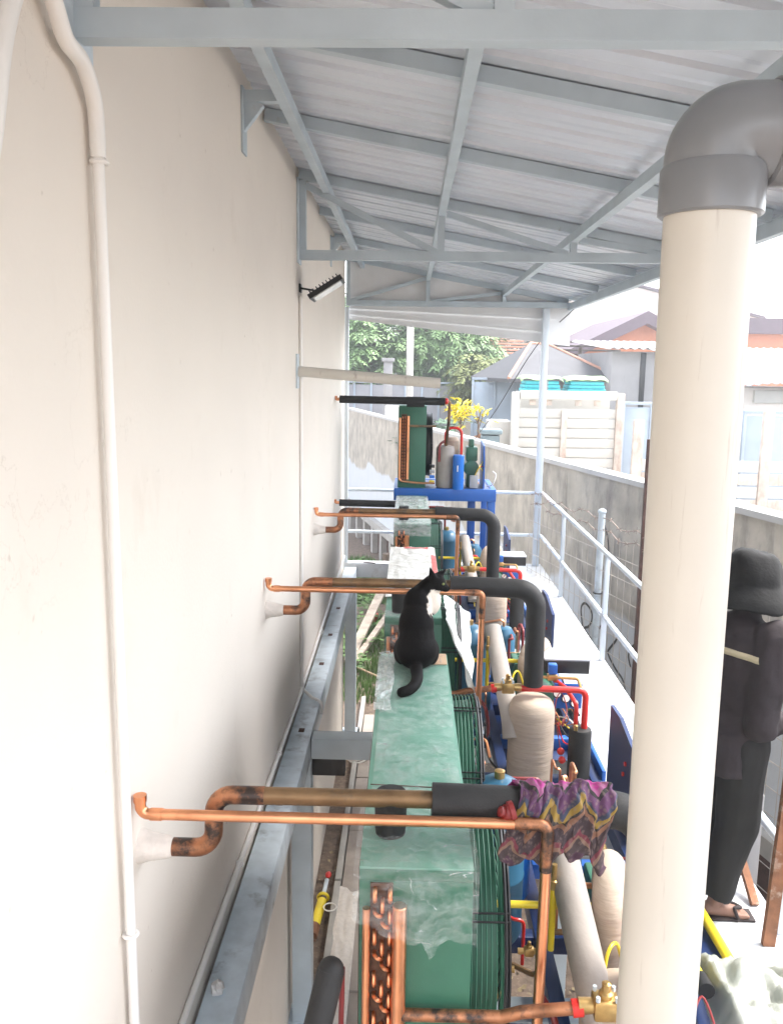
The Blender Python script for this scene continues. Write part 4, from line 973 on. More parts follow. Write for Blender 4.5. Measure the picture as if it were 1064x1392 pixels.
# ------------------------------------------------------------------ cat
def cat():
    mb = MB()
    mb.cap((.055,3.895,-1.305), (.050,3.965,-1.125), .094, .064)
    mb.ell((.120,4.000,-1.118), (.052,.052,.072), 20, 14)              # chest
    mb.ell((.055,3.89,-1.325), (.100,.105,.098), 28, 18)              # rump
    mb.ell((.052,3.93,-1.22), (.086,.088,.12), 28, 18)                # belly and back
    mb.ell((.056,3.965,-1.135), (.072,.070,.098), 28, 18)             # shoulders
    mb.cap((.050,3.975,-1.11), (.125,4.01,-1.035), .062, .047)        # neck
    mb.ell((.142,4.012,-1.028), (.052,.050,.046), 24, 16)             # skull
    mb.cap((.165,4.008,-1.037), (.193,3.998,-1.052), .030, .019)      # muzzle
    mb.ell((.150,3.985,-1.043), (.030,.025,.024), 16, 10)             # cheek
    for c, tip in (((.128,3.985,-.995),(.112,3.972,-.938)),((.160,4.035,-.998),(.196,4.045,-.962))):
        mb.tube([V(c)-(V(tip)-V(c))*.25, V(c), (V(c)*.5+V(tip)*.5), V(tip)], [.026,.023,.0125,.003], 10)
    for s in (-1,1):
        mb.ell((.055+s*.072,3.95,-1.355), (.040,.095,.062), 18, 12)    # haunch
        mb.cap((.055+s*.085,3.99,-1.400), (.055+s*.082,4.05,-1.406), .020,.015)   # hind paw
        mb.cap((.055+s*.035,4.02,-1.14), (.058+s*.030,4.060,-1.28), .036,.023)    # front leg
        mb.cap((.058+s*.030,4.060,-1.28), (.060+s*.028,4.066,-1.40), .023,.016)
        mb.cap((.060+s*.028,4.066,-1.402), (.062+s*.028,4.092,-1.407), .017,.014)
    tail = catmull([(.050,3.86,-1.380),(.056,3.77,-1.390),(.058,3.69,-1.393),(.048,3.61,-1.394),(.022,3.545,-1.395),(-.012,3.515,-1.396)], 5)
    n = len(tail); mb.tube(tail, [.032-.009*i/(n-1) for i in range(n)], 12); mb.ell(tail[-1], .0235, 12, 8)
    o = remesh(mb, 'cat', 'cat_fur', .0055, None, 10, label='black cat with a white bib sitting on the green unit top', cat='cat')
    me = o.data; org = o.location
    at = me.attributes.new('bib', 'FLOAT', 'POINT')
    c = V((.125,4.005,-1.110))
    for i, q in enumerate(me.vertices):
        p = q.co+org
        e_ = .102+.75*max(0,abs(p.z+1.105)-.035)+.012*noise.noise(V((p.x*60,p.y*60,p.z*60)))
        k = max(0, min(1, (p.x-e_)*140))
        sk = ((p.x-.146)/.060)**2+((p.y-4.010)/.060)**2+((p.z+1.022)/.050)**2
        if sk < 1 or p.z > -1.05 or p.z < -1.22 or (p.x > .172 and p.z > -1.072): k = 0
        if p.z < -1.375 and p.y > 4.05 and p.x < .12: k = 1
        at.data[i].value = k
    for (x, yy) in ((.181,3.977),(.190,4.020)):
        MB().ell((x-.002,yy,-1.024), (.0065,.0065,.0065), 10, 8).build('eye', 'leaf_pale', o)
    MB().ell((.2115,3.995,-1.050), (.005,.006,.004), 8, 6).build('nose', 'hat', o)
cat()

# ------------------------------------------------------------------ man on the walkway
def man():
    m = thing('person', 'person in dark work shirt and black bucket hat standing on the white walkway', 'person', (1.45,3.60,ZD))
    f = V((.78,.62,0)).normalized(); r = V((f.y,-f.x,0)); up = V((0,0,1))
    pel = V((1.445,3.60,-1.58)); ch = V((1.475,3.61,-1.24)); nk = V((1.50,3.63,-1.05)); hd = V((1.525,3.645,-.905))
    shR = V((1.558,3.475,-1.115)); elR = V((1.515,3.425,-1.475)); wrR = V((1.655,3.50,-1.475)); 
    shL = V((1.395,3.765,-1.115)); elL = V((1.44,3.88,-1.43)); wrL = V((1.645,3.80,-1.42))
    hipR = pel+r*.085-up*.03; hipL = pel-r*.085-up*.03
    knR = V((1.500,3.545,-2.00)); anR = V((1.432,3.545,-2.375)); knL = V((1.46,3.72,-2.00)); anL = V((1.395,3.73,-2.375))
    B = MB()
    # head with face
    B.ell(hd, (.076,.076,.105), 24, 16); B.ell(hd+f*.022-up*.045, (.058,.058,.062), 20, 12)
    B.cap(hd+f*.082-up*.008, hd+f*.098-up*.03, .010, .014)
    B.cap(hd+f*.075-r*.018-up*.062, hd+f*.075+r*.018-up*.062, .011, .011)
    for s in (-1,1): B.ell(hd+r*s*.077-up*.012, (.014,.022,.032), 12, 8, Matrix.Rotation(math.atan2(f.y,f.x)-math.pi/2,3,'Z'))
    B.cap(nk-up*.06, hd-up*.05-f*.012, .056, .052)
    B.ell(ch, (.12,.075,.16), 24, 14, Matrix.Rotation(math.atan2(f.y,f.x)-math.pi/2,3,'Z')); B.cap(ch, pel, .09, .09)
    for a, b, c in ((shR,elR,wrR),(shL,elL,wrL)):
        B.cap(a, b, .046, .037); B.cap(b, c, .037, .025); B.cap(ch+up*.08, a, .055, .045)
    for a, b, c, t in ((hipR,knR,anR,V((1.0,-.02,0))),(hipL,knL,anL,V((.95,.2,0)))):
        B.cap(a, b, .075, .052); B.cap(b, c, .05, .033); t.normalize(); sd = V((t.y,-t.x,0))
        B.cap(c-t*.03-up*.035, c+t*.085-up*.048, .031, .030)
        for k, (o_, l) in enumerate(((-.028,.042),(-.010,.044),(.005,.040),(.018,.034),(.030,.026))):
            p = c+t*.10+sd*(-o_)*1.0-up*.056; B.cap(p, p+t*l, .011 if k else .014, .009 if k else .012, 10)
    # hands
    for wv, el_, bar in ((wrR, elR, True),(wrL, elL, False)):
        d_ = (wv-el_).normalized(); sd = d_.cross(up).normalized()
        palm = wv+d_*.055; B.cap(wv, palm, .026, .034); B.ell(palm, (.036,.030,.040), 14, 10)
        for k in range(4):
            b0 = palm+d_*.025+up*(.030-.02*k); l = (.036,.041,.039,.031)[k]
            b1 = b0+d_*l+sd*.008; b2 = b1+d_*.012+sd*.026; b3 = b2-d_*.014+sd*.016
            B.cap(b0, b1, .0088, .0085, 10); B.cap(b1, b2, .0085, .008, 10); B.cap(b2, b3, .008, .0072, 10)
        t0 = wv+d_*.035+up*.028; t1 = t0+up*.022+d_*.022+sd*.02; t2 = t1+d_*.028+sd*.012
        B.cap(t0, t1, .011, .010, 10); B.cap(t1, t2, .010, .0085, 10)
    body = remesh(B, 'body', 'skin', .0055, m, 3)
    for s in (-1,1): MB().ell(hd+f*.069+r*s*.03+up*.004, .0095, 10, 8).build('eye', 'lens_glass', m)
    # shirt
    B = MB(); rot = Matrix.Rotation(math.atan2(f.y,f.x)-math.pi/2, 3, 'Z')
    B.ell(ch+up*.02, (.205,.140,.190), 28, 18, rot); B.ell(ch-up*.14, (.188,.140,.20), 28, 18, rot)
    B.ell(pel+up*.03, (.178,.138,.16), 28, 18, rot)
    B.tube([pel-up*.145, pel-up*.08, pel+up*.05], [.165,.168,.165], 28)
    for a, b, c in ((shR,elR,wrR),(shL,elL,wrL)):
        B.cap(ch+up*.085, a, .075, .072); B.cap(a, b, .086, .070); B.ell(b, .072, 16, 10); e = b+(c-b)*.80; B.tube([b, b+(c-b)*.4, e], [.068,.060,.050], 16); B.ell(b, .062, 16, 10)
        for k in range(3):      # wrinkles near the elbow
            p = a+(b-a)*(.55+.16*k); B.ell(p+(ch-p).normalized()*-.012, (.062,.062,.018), 14, 8)
    B.cap(nk-up*.05, nk+up*.012, .085, .062)
    sh_ = remesh(B, 'shirt', 'shirt', .009, m, 4)
    for q in sh_.data.vertices:      # cloth folds
        p = q.co; k = noise.noise(V((p.x*9, p.y*9, p.z*5)))*.012+noise.noise(V((p.x*22+4, p.y*22, p.z*16)))*.007
        q.co = p+q.normal*k
    # reflective band across the back yoke
    mb = MB(); n = 26
    for i in range(n+1):
        t = i/n; a = -1.9+3.8*t
        # follow the shirt: half ellipse behind the chest, arching over the shoulder ends
        e = r*math.sin(a*.78)*.215-f*math.cos(a*.78)*.152
        c = ch+e+up*(.075-.030*math.sin(a*.78))
        nrm = e.normalized()
        mb.v += [c+nrm*.004+up*.014, c+nrm*.010-up*.014]
    for i in range(n): mb.f.append((2*i, 2*i+1, 2*i+3, 2*i+2))
    band = mb.build('reflective_band', 'reflective', m, smooth=True, solid=.004)
    sw = band.modifiers.new('w', 'SHRINKWRAP'); sw.target = sh_; sw.offset = .004
    band.modifiers.move(1, 0)
    # trousers
    B = MB(); B.ell(pel-up*.04, (.165,.125,.13), 24, 14, rot)
    for a, b, c in ((hipR,knR,anR),(hipL,knL,anL)):
        B.cap(a, b, .112, .092); B.tube([b+up*.04, b, b+(c-b)*.5, b+(c-b)*.93], [.09,.092,.080,.066], 18)
    tr = remesh(B, 'trousers', 'trouser', .009, m, 4)
    for q in tr.data.vertices:
        p = q.co; q.co = p+q.normal*(noise.noise(V((p.x*8, p.y*8, p.z*4+3)))*.012+noise.noise(V((p.x*24, p.y*24, p.z*9)))*.004)
    # bucket hat
    B = MB(); hc = hd+up*.055
    prof = [(.108,-.100),(.150,-.150),(.166,-.160),(.170,-.150),(.150,-.108),(.121,-.062),(.114,-.052),(.116,-.035),(.114,.010),(.106,.050),(.094,.072),(.078,.084),(.04,.090),(.010,.088)]
    B.lathe(hc, prof, 40, (up+f*.10))
    for q in B.v:
        p = q-hc; q += p.normalized()*(noise.noise(V((p.x*9,p.y*9,p.z*9)))*.022+noise.noise(V((p.x*22,p.y*22,p.z*22)))*.006)
    B.build('hat', 'hat', m, smooth=True)
    # sandals
    for c, t in ((anR,V((1.0,-.02,0))),(anL,V((.95,.2,0)))):
        t.normalize(); a = math.atan2(t.y,t.x); rr_ = Matrix.Rotation(a,3,'Z')
        sd = MB().cbox(c+t*.05-up*.0685, (.25,.088,.010), rr_).build('sandal', 'sandal', m)
        MB().tube(catmull([c+t*.10-up*.066+rr_ @ V((0,.042,0)), c+t*.085-up*.022+rr_ @ V((0,.02,0)), c+t*.12-up*.030, c+t*.085-up*.022+rr_ @ V((0,-.02,0)), c+t*.10-up*.066+rr_ @ V((0,-.042,0))]), .008, 8).build('strap', 'sandal', sd)
man()
MB().beam((1.60,3.35,ZD+.001), (1.685,3.40,-.62), .052, .028, up=(0,1,0)).build('steel_bar', 'rust', label='rusty flat steel bar standing upright on the walkway by the person', cat='steel bar')
MB().beam((1.652,3.62,ZD+.006), (1.640,3.98,-2.20), .035, .03).build('wood_offcut', 'rust', label='short brown offcut leaning at the walkway edge', cat='offcut')
np_ = thing('steel_tray', 'navy steel tray with a yellow tube on it by the foot of the person', 'tray', (1.27,3.2,ZD))
MB().bbox((1.12,2.75,ZD+.001), (1.36,3.42,ZD+.07), .006).build('plate', 'navy', np_)
MB().tube([(1.325,3.50,ZD+.10),(1.345,2.95,ZD+.10)], .022, 14).build('tube', 'yellow', np_)
MB().tube([(1.323,3.56,ZD+.10),(1.326,3.47,ZD+.10)], .032, 14).build('tube_cap', 'galv', np_)
def tarp(u, v):
    x = 1.10+u*.72; y = 2.15+v*1.05
    edge = min(u,1-u,v,1-v)*6; e = min(1, edge)
    h = .09+.10*nz(u*2.2, v*2.0, 3)+.10*abs(nz(u*4, v*4, 8))+.06*abs(nz(u*9, v*7, 1))+wrinkle(u*.7, v, 5, .02)
    return (x+.03*nz(u*3,v*3,4), y+.03*nz(u*3,v*3,6), ZD+.008+max(.0,h)*e+.03*(1-e)*abs(nz(u*9,v*9,2)))
MB().grid(tarp, 70, 80).build('tarpaulin', 'tarp', label='crumpled pale green-white tarpaulin heaped on the walkway', cat='tarpaulin', smooth=True, solid=.003)

# ------------------------------------------------------------------ loose things on the ground by the building
rope = MB()
for k in range(5):
    a0 = k*1.3; rope.tube([(-.60+.04*math.cos(k*2)+.14*math.cos(a0+t*.42)*(1-.05*k), 9.75+.05*math.sin(k*3)+.17*math.sin(a0+t*.42)*(1-.05*k), G+.09+.016*k+.01*math.sin(t+k)) for t in range(15)], .011, 7)
rope.build('rope_coil', 'cord_white', label='loose coil of white rope lying on the slabs beside the steel leg', cat='rope')
vt = thing('yellow_valve', 'yellow hose valve with a red tip lying in the soil strip', 'valve', (-.70,6.85,G))
MB().tube([(-.735,6.55,G+.06),(-.705,6.90,G+.07)], .042, 14).build('body', 'yellow', vt)
MB().tube([(-.745,6.42,G+.06),(-.735,6.56,G+.06)], .05, 14).build('collar', 'rust', vt)
MB().ring((-.70,6.95,G+.07), (0,1,.1), .045, .014, 20, 8).build('handle', 'yellow', vt)
MB().tube([(-.70,7.0,G+.07),(-.69,7.20,G+.08)], .02, 10).build('spout', 'galv', vt)
MB().ell((-.685,7.30,G+.07), (.03,.05,.02), 10, 7).build('red_tip', 'red', vt)
MB().ring((-.62,6.75,G+.115), (0,0,1), .055, .006, 24, 6).build('loop', 'cord_white', vt)
MB().grid(lambda u, v: (-.60+u*.22, 5.3+v*1.75+.1*nz(u,v,3,2), G+.082+.05*abs(nz(u*3,v*5,2))+.03*u*(1-u)), 14, 40).build('sacking', 'wrap_tape', label='grey crumpled sacking lying along the slabs', cat='sacking', smooth=True, solid=.004)
pb = MB().beam((-.92,13.2,G+.06), (-.38,16.0,G+.72), .16, .05); pb.build('plank', 'wood', label='wide weathered plank propped up over the grass', cat='plank')
MB().beam((-.86,13.0,G+.05), (-.30,14.9,G+.40), .10, .06).build('plank', 'wood', label='narrow darker plank under the wide propped plank', cat='plank')
MB().tube([(-.75,12.9,G+.08),(-.35,12.4,G+.10)], .015, 8).build('stick', 'cardboard', label='thin pale stick lying on the grass below the planks', cat='stick')
MB().tube([(-.42,17.2,G),(-.40,17.2,G+1.0)], .10, 10).build('stump', 'bark', label='brown stump standing in the grass near the wall end', cat='stump')
MB().lathe((-.62,15.6,G), [(.07,0),(.10,.16),(.105,.17)], 14).build('bucket', 'red', label='small red bucket in the grass by the plank', cat='bucket')

# ------------------------------------------------------------------ boundary wall
bw = thing('boundary_wall', 'stained grey concrete boundary wall with a whitewashed lower part', 'wall', (wall_x(12),12,G))
WD = V((-.27,1,0)).normalized(); WN = V((-WD.y,WD.x,0))        # WN points to the platform
W0 = V((wall_x(2),2,0))
def wp(s, z, off=0): p = W0+WD*s+WN*off; return V((p.x,p.y,z))
def wbox(s0, s1, z0, z1, o0, o1, name, m, par):
    mb = MB(); vs = [wp(s0,z0,o0),wp(s1,z0,o0),wp(s1,z0,o1),wp(s0,z0,o1),wp(s0,z1,o0),wp(s1,z1,o0),wp(s1,z1,o1),wp(s0,z1,o1)]
    return mb.add(vs, [(0,3,2,1),(4,5,6,7),(0,1,5,4),(1,2,6,5),(2,3,7,6),(3,0,4,7)]).build(name, m, par, smooth=False)
s = -3
k = 0
while s < 34:
    wbox(s, s+3.085, -3.9, -1.25, -.16, 0+.003*(k % 2), 'panel', 'boundary_concrete', bw); s += 3.1; k += 1
wbox(-3, 34.2, -1.249, -1.19, -.19, .03, 'coping', 'sheet_white', bw)
wbox(-3, 34.2, -4.08, -3.902, -.2, .16, 'ledge', 'concrete', bw)
wbox(-3, 34.2, G, -4.082, -.2, -.05, 'base', 'dark_rust', bw)
s = -2.5
while s < 33: wbox(s, s+.22, G, -4.084, -.049, .10, 'buttress', 'concrete', bw); s += 1.0
def stroke(pts, s0, z0, sc):
    mb = MB(); P = catmull([(x, z, 0) for x, z in pts], 6); n = len(P)
    for i, p in enumerate(P):
        t = (P[min(i+1,n-1)]-P[max(i-1,0)]).normalized(); q = V((-t.y,t.x,0))*.016
        for g in (1,-1): mb.v.append(wp(s0+(p.x+q.x*g)*sc, z0+(p.y+q.y*g)*sc, .008))
    for i in range(n-1): mb.f.append((2*i,2*i+1,2*i+3,2*i+2))
    mb.build('graffiti_stroke', 'black', bw, smooth=False)
# painted loops, read left to right from the walkway (s runs away from the camera, so letters run with -s)
stroke([(8.68,-3.47),(8.74,-3.2),(8.80,-3.01),(8.76,-2.92),(8.66,-2.89),(8.52,-2.95),(8.50,-3.06),(8.58,-3.16),(8.68,-3.22),(8.48,-3.30),(8.27,-3.40)], 0, 0, 1)
stroke([(8.30,-3.10),(8.18,-2.98),(8.05,-2.93),(7.90,-2.97),(7.86,-3.08),(7.98,-3.22),(8.05,-3.33),(7.86,-3.45),(7.68,-3.52),(7.62,-3.64),(7.72,-3.76)], 0, 0, 1)
stroke([(7.38,-2.97),(7.52,-3.08),(7.58,-3.20),(7.52,-3.32)], 0, 0, 1)
stroke([(8.34,-1.78),(8.24,-1.92),(8.18,-2.10),(8.24,-2.24)], 0, 0, 1)

# wire fence between the platform and the wall
fx = lambda y: 1.97-.27*(y-8.5)
fn_ = thing('wire_fence', 'wire mesh fence with a galvanised post and strands of barbed wire', 'fence', (fx(8),8,G))
MB().tube([(fx(8.5),8.5,G),(fx(8.5),8.5,-1.42)], .035, 14).build('post', 'galv', fn_)
MB().ell((fx(8.5),8.5,-1.40), (.045,.045,.03), 12, 8).build('post_cap', 'galv', fn_)
MB().beam((fx(7.7),7.7,G), (fx(7.7),7.7,-.60), .06, .045, up=(0,1,0)).build('post', 'dark_rust', fn_)
MB().beam((fx(5.2),5.2,G), (fx(5.2),5.2,-.9), .06, .045, up=(0,1,0)).build('post', 'dark_rust', fn_)
mb = MB()
P = lambda y, z: (fx(y), y, z)
z = -4.6
while z < -1.6: mb.tube([P(4.0,z),P(7,z+.01),P(10.3,z-.01)], .0035, 5, False); z += .20
y = 4.0
while y < 10.3:
    mb.tube([P(y,-4.6),P(y+.01,-3.2),P(y,-1.62)], .003, 5, False); y += .125
mb.build('mesh_wire', 'wire', fn_, kind='stuff')
for z in (-1.48,-1.60):
    mb = MB(); pts = [P(4+i*.16, z+.03*math.sin(i*1.9)+.02*math.sin(i*.7)) for i in range(40)]
    mb.tube(pts, .005, 5, False)
    for i in range(1, 39):
        c = V(pts[i])
        for j in range(3):
            d_ = V((random.uniform(-1,1),random.uniform(-1,1),random.uniform(-1,1))).normalized()*.035
            mb.tube([c-d_, c+d_], .003, 4, False)
    mb.build('barbed_wire', 'barb', fn_)
for z in (-2.25,-2.9,-3.2):
    MB().ring((fx(8.5),8.5,z), (0,0,1), .042, .007, 16, 6).build('tie', 'black', fn_)
# overhead cable
MB().tube(catmull([(1.95,10.3,.75),(1.62,11.2,.30),(1.30,12.6,-.55),(1.10,14.2,-1.15)], 6), .006, 6).build('cable', 'black', label='thin black cable slanting from the canopy eave to the boundary wall', cat='cable')
MB().bbox((1.9,4.3,-3.3), (1.96,4.95,-2.25), .006).build('concrete_panel', 'render_grey', label='beige concrete panel standing beyond the walkway edge', cat='panel')

# ------------------------------------------------------------------ yard beyond the wall
YG = -2.8
gt = thing('white_gate', 'white slatted metal gate panel with rust-marked posts', 'gate', (3.0,16,YG))
for x, m in ((1.98,'gate_white'),(3.93,'post_dirty')): MB().bbox((x-.07,15.95,YG), (x+.07,16.08,-.40), .008).build('post', m, gt)
MB().bbox((2.84,15.93,YG), (2.95,15.985,-.72), .006).build('mid_post', 'post_dirty', gt)
MB().bbox((2.06,15.94,-.53), (3.855,16.06,-.37), .008).build('top_bar', 'gate_white', gt)
for k in range(11):
    z = YG+.08+k*.185
    MB().bbox((2.055,16.0,z), (3.855,16.022,z+.168), .006).build('slat', 'gate_white', gt)
for x in (2.3,2.6,3.15,3.5): MB().bbox((x-.06,15.99,-.64), (x+.06,16.02,-.54), .006).build('bracket', 'post_dirty', gt)
for i, (x, m1) in enumerate(((2.15,0),(3.0,0))):
    b = thing('tarp_bundle', ['folded aqua tarpaulin bundle with a lime cover tied by a strap','folded aqua tarpaulin bundle beside the strapped one under a lime cover'][i], 'bundle', (x+.35,16.6,-.42), 'tarpaulin bundles on the crate')
    for j in range(3):
        mb = MB().bbox((x+.02*j,16.3,-.40+j*.07), (x+.72-.02*j,16.95,-.335+j*.07), .02)
        mb.build('fold', 'aqua', b)
    mb = MB().grid(lambda u, v: (x-.05+u*.8, 16.25+v*.75, -.13+.04*nz(u*4,v*4,i)+.02-.10*max(0,abs(u-.5)-.42)*6-.06*max(0,.15-v)*6), 16, 10); mb.build('cover', 'lime', b, smooth=True, solid=.01)
    if i == 0: MB().bbox((x+.45,16.29,-.41), (x+.47,16.96,-.16), .003).build('strap', 'render_grey', b)
MB().bbox((2.1,16.28,YG), (3.8,17.0,-.405), .01).build('crate', 'gate_white', label='large white box behind the gate carrying the tarpaulin bundles', cat='box')
MB().bbox((1.55,16.4,YG), (1.98,17.2,-.98), .015).build('tank', 'gate_white', label='plain white tank standing beside the slatted gate', cat='tank')
def panel_fence(x0, x1, y, z1, n, label, m='fence_blue', z0=YG, post='fence_blue'):
    t = thing('panel_fence', label, 'fence', ((x0+x1)/2,y,z0)); w_ = (x1-x0)/n
    for k in range(n):
        MB().bbox((x0+k*w_+.03,y,z0), (x0+(k+1)*w_-.03,y+.03,z1-.05), .005).build('panel', m, t)
        MB().bbox((x0+k*w_-.028,y-.03,z0), (x0+k*w_+.028,y+.05,z1), .005).build('post', post, t)
    MB().bbox((x0-.03,y-.035,z1+.002), (x1+.03,y+.055,z1+.06), .005).build('top_rail', post, t)
panel_fence(1.62, 3.3, 22, -.26, 3, 'pale blue sheet metal fence below the grey hut roof')
panel_fence(4.35, 6.6, 17.4, -.66, 4, 'pale blue sheet fence between the gate and the big riser')
panel_fence(6.65, 10.5, 17.0, -.78, 4, 'blue-grey sheet fence under the corrugated roof')
panel_fence(-2.2, 1.4, 26, -.45, 7, 'weathered grey-green sheet fence under the trees', 'asbestos')
bf = thing('board_fence', 'low brown board fence with tall dirty posts', 'fence', (6,15.4,YG))
for x in (4.12,5.0,6.42,7.6):
    MB().bbox((x-.09,15.3,YG), (x+.09,15.4,-.66 if x > 6 else -.85), .01).build('post', 'post_dirty', bf)
for k in range(5):
    for a, b in ((4.22,4.90),(5.10,6.32),(6.52,7.50)):
        MB().bbox((a,15.33,YG+.1+k*.235), (b,15.37,YG+.30+k*.235), .006).build('board', 'post_dirty' if k % 2 else 'gate_white', bf)
# houses
h = thing('hut', 'small hut with a grey hipped roof and orange ridge tiles', 'hut', (3.1,22,YG))
MB().box((2.2,22.4,YG), (4.5,24.8,-.30)).build('wall', 'render_grey', h, smooth=False)
e = [(2.25,19.6,-.24),(5.0,20.6,-.20),(4.3,25.6,-.20),(1.72,24.2,-.24)]; a, b = (3.1,22.4,.64),(3.6,22.9,.65)
rf = MB().add(e+[a,b], [(0,1,5,4),(1,2,5),(2,3,4,5),(3,0,4)]).build('roof', 'hut_roof', h, smooth=False, solid=.09)
for p, q in ((e[0],a),(e[1],b),(a,b)):
    MB().tube([V(p)+V((0,0,.06)), V(q)+V((0,0,.05))], .04, 8).build('ridge_tile', 'ridge_tile', rf)
h = thing('block_building', 'grey rendered block with a rusty-streaked wall and tin roof', 'building', (5.6,21.5,YG))
MB().box((4.66,20,YG), (6.6,24,.46)).build('wall', 'render_grey', h, smooth=False)
mb = MB()
for k in range(12):
    x = 4.5+k*.19; mb.add([(x,19.6,.50-.05*(k > 5)),(x+.095,19.6,.55-.05*(k > 5)),(x+.19,19.6,.50-.05*(k > 5)),(x,24.2,.80),(x+.095,24.2,.85),(x+.19,24.2,.80)], [(0,1,4,3),(1,2,5,4)])
mb.build('roof', 'sheet_white', h, smooth=False, solid=.01)
w_ = MB().bbox((5.68,19.96,-.62), (6.05,20.02,-.35), .01).build('window', 'gate_white', h)
MB().bbox((5.71,19.945,-.59), (6.02,19.958,-.38), .004).build('pane', 'window_dark', w_)
MB().bbox((5.32,19.97,-.9), (5.44,20.01,.44), .01).build('downpipe', 'black', h)
h = thing('outhouse', 'low outhouse with a mossy dark tiled roof', 'outhouse', (4.7,26,YG))
MB().box((3.9,24.5,YG), (5.9,27,.3)).build('wall', 'render_grey', h, smooth=False)
for r_ in range(5):
    MB().bbox((3.7,24.3+r_*.42,.32+r_*.13), (6.1,24.8+r_*.42,.37+r_*.13), .01).build('tile_course', 'mossy_tile', h)
h = thing('orange_house', 'orange house with a broad purple-brown gable roof edge', 'house', (7.6,30,YG))
ap, el_, er = (7.58,1.93), (5.0,.62), (10.1,.62)
MB().prism([(5.5,YG),(9.7,YG),(9.7,.75),(7.58,1.75),(5.5,.75)], 28.4, 36).build('wall', 'orange_wall', h, smooth=False)
for p, q in ((ap,el_),(ap,er)):
    d_ = V((q[0]-p[0],0,q[1]-p[1])); 
    o = MB().add([(p[0],27.9,p[1]),(q[0],27.9,q[1]),(q[0],27.9,q[1]-.34),(p[0],27.9,p[1]-.40),(p[0],36.3,p[1]),(q[0],36.3,q[1]),(q[0],36.3,q[1]-.34),(p[0],36.3,p[1]-.40)],
             [(0,1,2,3),(7,6,5,4),(0,4,5,1),(1,5,6,2),(2,6,7,3),(3,7,4,0)]).build('roof_slope', 'purple_fascia', h, smooth=False)
MB().box((10.4,29,YG), (18,36,1.42)).build('wing_wall', 'orange_wall', h, smooth=False)
MB().box((10.2,28.6,1.30), (18.2,36.3,1.80)).build('wing_fascia', 'purple_fascia', h, smooth=False)
h = thing('cream_building', 'large plain cream building with a shallow gable behind the orange house', 'building', (9,44,YG))
MB().prism([(5.6,YG),(15,YG),(15,2.4),(9.2,3.75),(5.6,2.55)], 38, 50).build('wall', 'cream_wall', h, smooth=False)
for p, q in (((9.2,3.78),(5.3,2.50)),((9.2,3.78),(15.3,2.35))):
    MB().beam((p[0],44,p[1]+.05), (q[0],44,q[1]+.05), 12.4, .10, up=(0,0,1)).build('roof_slope', 'purple_fascia', h)
h = thing('shed', 'shed with a pale corrugated roof above the sheet fence', 'shed', (8.5,20,YG))
MB().box((6.9,18.6,YG), (11,21.5,-.30)).build('wall', 'cream_wall', h, smooth=False)
mb = MB(); n = 26
for k in range(n*2+1):
    x = 6.5+k*.09; dz = .035*(k % 2); mb.v += [V((x,17.9,-.24-.03*math.sin(k*.4)+dz)), V((x,22,.62+dz))]
for k in range(n*2): mb.f.append((2*k,2*k+2,2*k+3,2*k+1))
mb.build('roof', 'asbestos', h, smooth=False, solid=.012)
MB().bbox((7.4,18.5,-.62), (10.6,18.62,-.35), .01).build('beam', 'gate_white', h)
h = thing('tiled_house', 'far house with an orange tiled roof behind the trees', 'house', (3.2,34,YG))
MB().box((1.6,33,YG), (5.0,38,.4)).build('wall', 'cream_wall', h, smooth=False)
for r_ in range(8): MB().bbox((1.3+r_*.12,32.6+r_*.4,.36+r_*.13), (5.3-r_*.12,33.1+r_*.4,.42+r_*.13), .01).build('tile_course', 'orange_tile', h)
# poles
MB().tube([(.0,24,YG),(-.02,24,2.6)], .10, 14).build('utility_pole', 'gate_white', label='slim white pole in front of the trees', cat='pole')
p = thing('gate_pillar', 'pale concrete pillar with a flat cap before the trees', 'pillar', (-.61,24,YG))
MB().bbox((-.74,23.88,YG), (-.49,24.12,.18), .01).build('shaft', 'render_grey', p)
MB().bbox((-.79,23.82,.181), (-.44,24.18,.28), .01).build('cap', 'render_grey', p)
MB().bbox((-.62,21.6,YG), (-.22,22.2,-.95), .03).build('water_tank', 'gate_white', label='white boxy tank standing behind the concrete wall by the pillar', cat='tank')
# wheelie bin
b = thing('wheelie_bin', 'grey wheelie bin behind the concrete wall', 'bin', (1.42,14.9,YG))
MB().lathe((1.42,14.9,YG+.1), [(.17,0),(.22,1.55),(.22,1.57)], 4).build('body', 'bin_grey', b)
MB().bbox((1.24,14.70,-1.11), (1.62,15.1,-1.02), .03).build('lid', 'bin_grey', b)
# ------------------------------------------------------------------ plants and trees
def croton(x, y, top, m, label, n, spread, z0=YG):
    t = thing('croton_plant', label, 'plant', (x,y,z0))
    mb = MB(); mb.tube([(x,y,z0+.2),(x+.02,y,top-.25)], .018, 7)
    for k in range(4): mb.tube([(x+.02,y,top-.5+.05*k),(x+.12*math.cos(k*1.7),y+.1*math.sin(k*1.7),top-.15)], .009, 6)
    mb.build('stem', 'bark', t)
    mb = MB()
    for k in range(n):
        a = random.uniform(0,6.28); el2 = random.uniform(-.3,1.2); l = random.uniform(.14,.28); e = V((math.cos(a)*math.cos(el2), math.sin(a)*math.cos(el2), math.sin(el2)))
        p = V((x,y,top-.15))+V((random.gauss(0,spread),random.gauss(0,spread),random.gauss(-.03,spread*1.1))); sd = e.cross(V((0,0,1))).normalized()*l*.13
        dr = V((0,0,-l*.25)); mb.add([p, p+e*l*.4+sd, p+e*l+dr, p+e*l*.4-sd], [(0,1,2,3)])
    mb.build('leaves', m, t, smooth=False)
    MB().lathe((x,y,z0), [(.12,0),(.17,.22),(.18,.25)], 14).build('pot', 'terracotta', t)
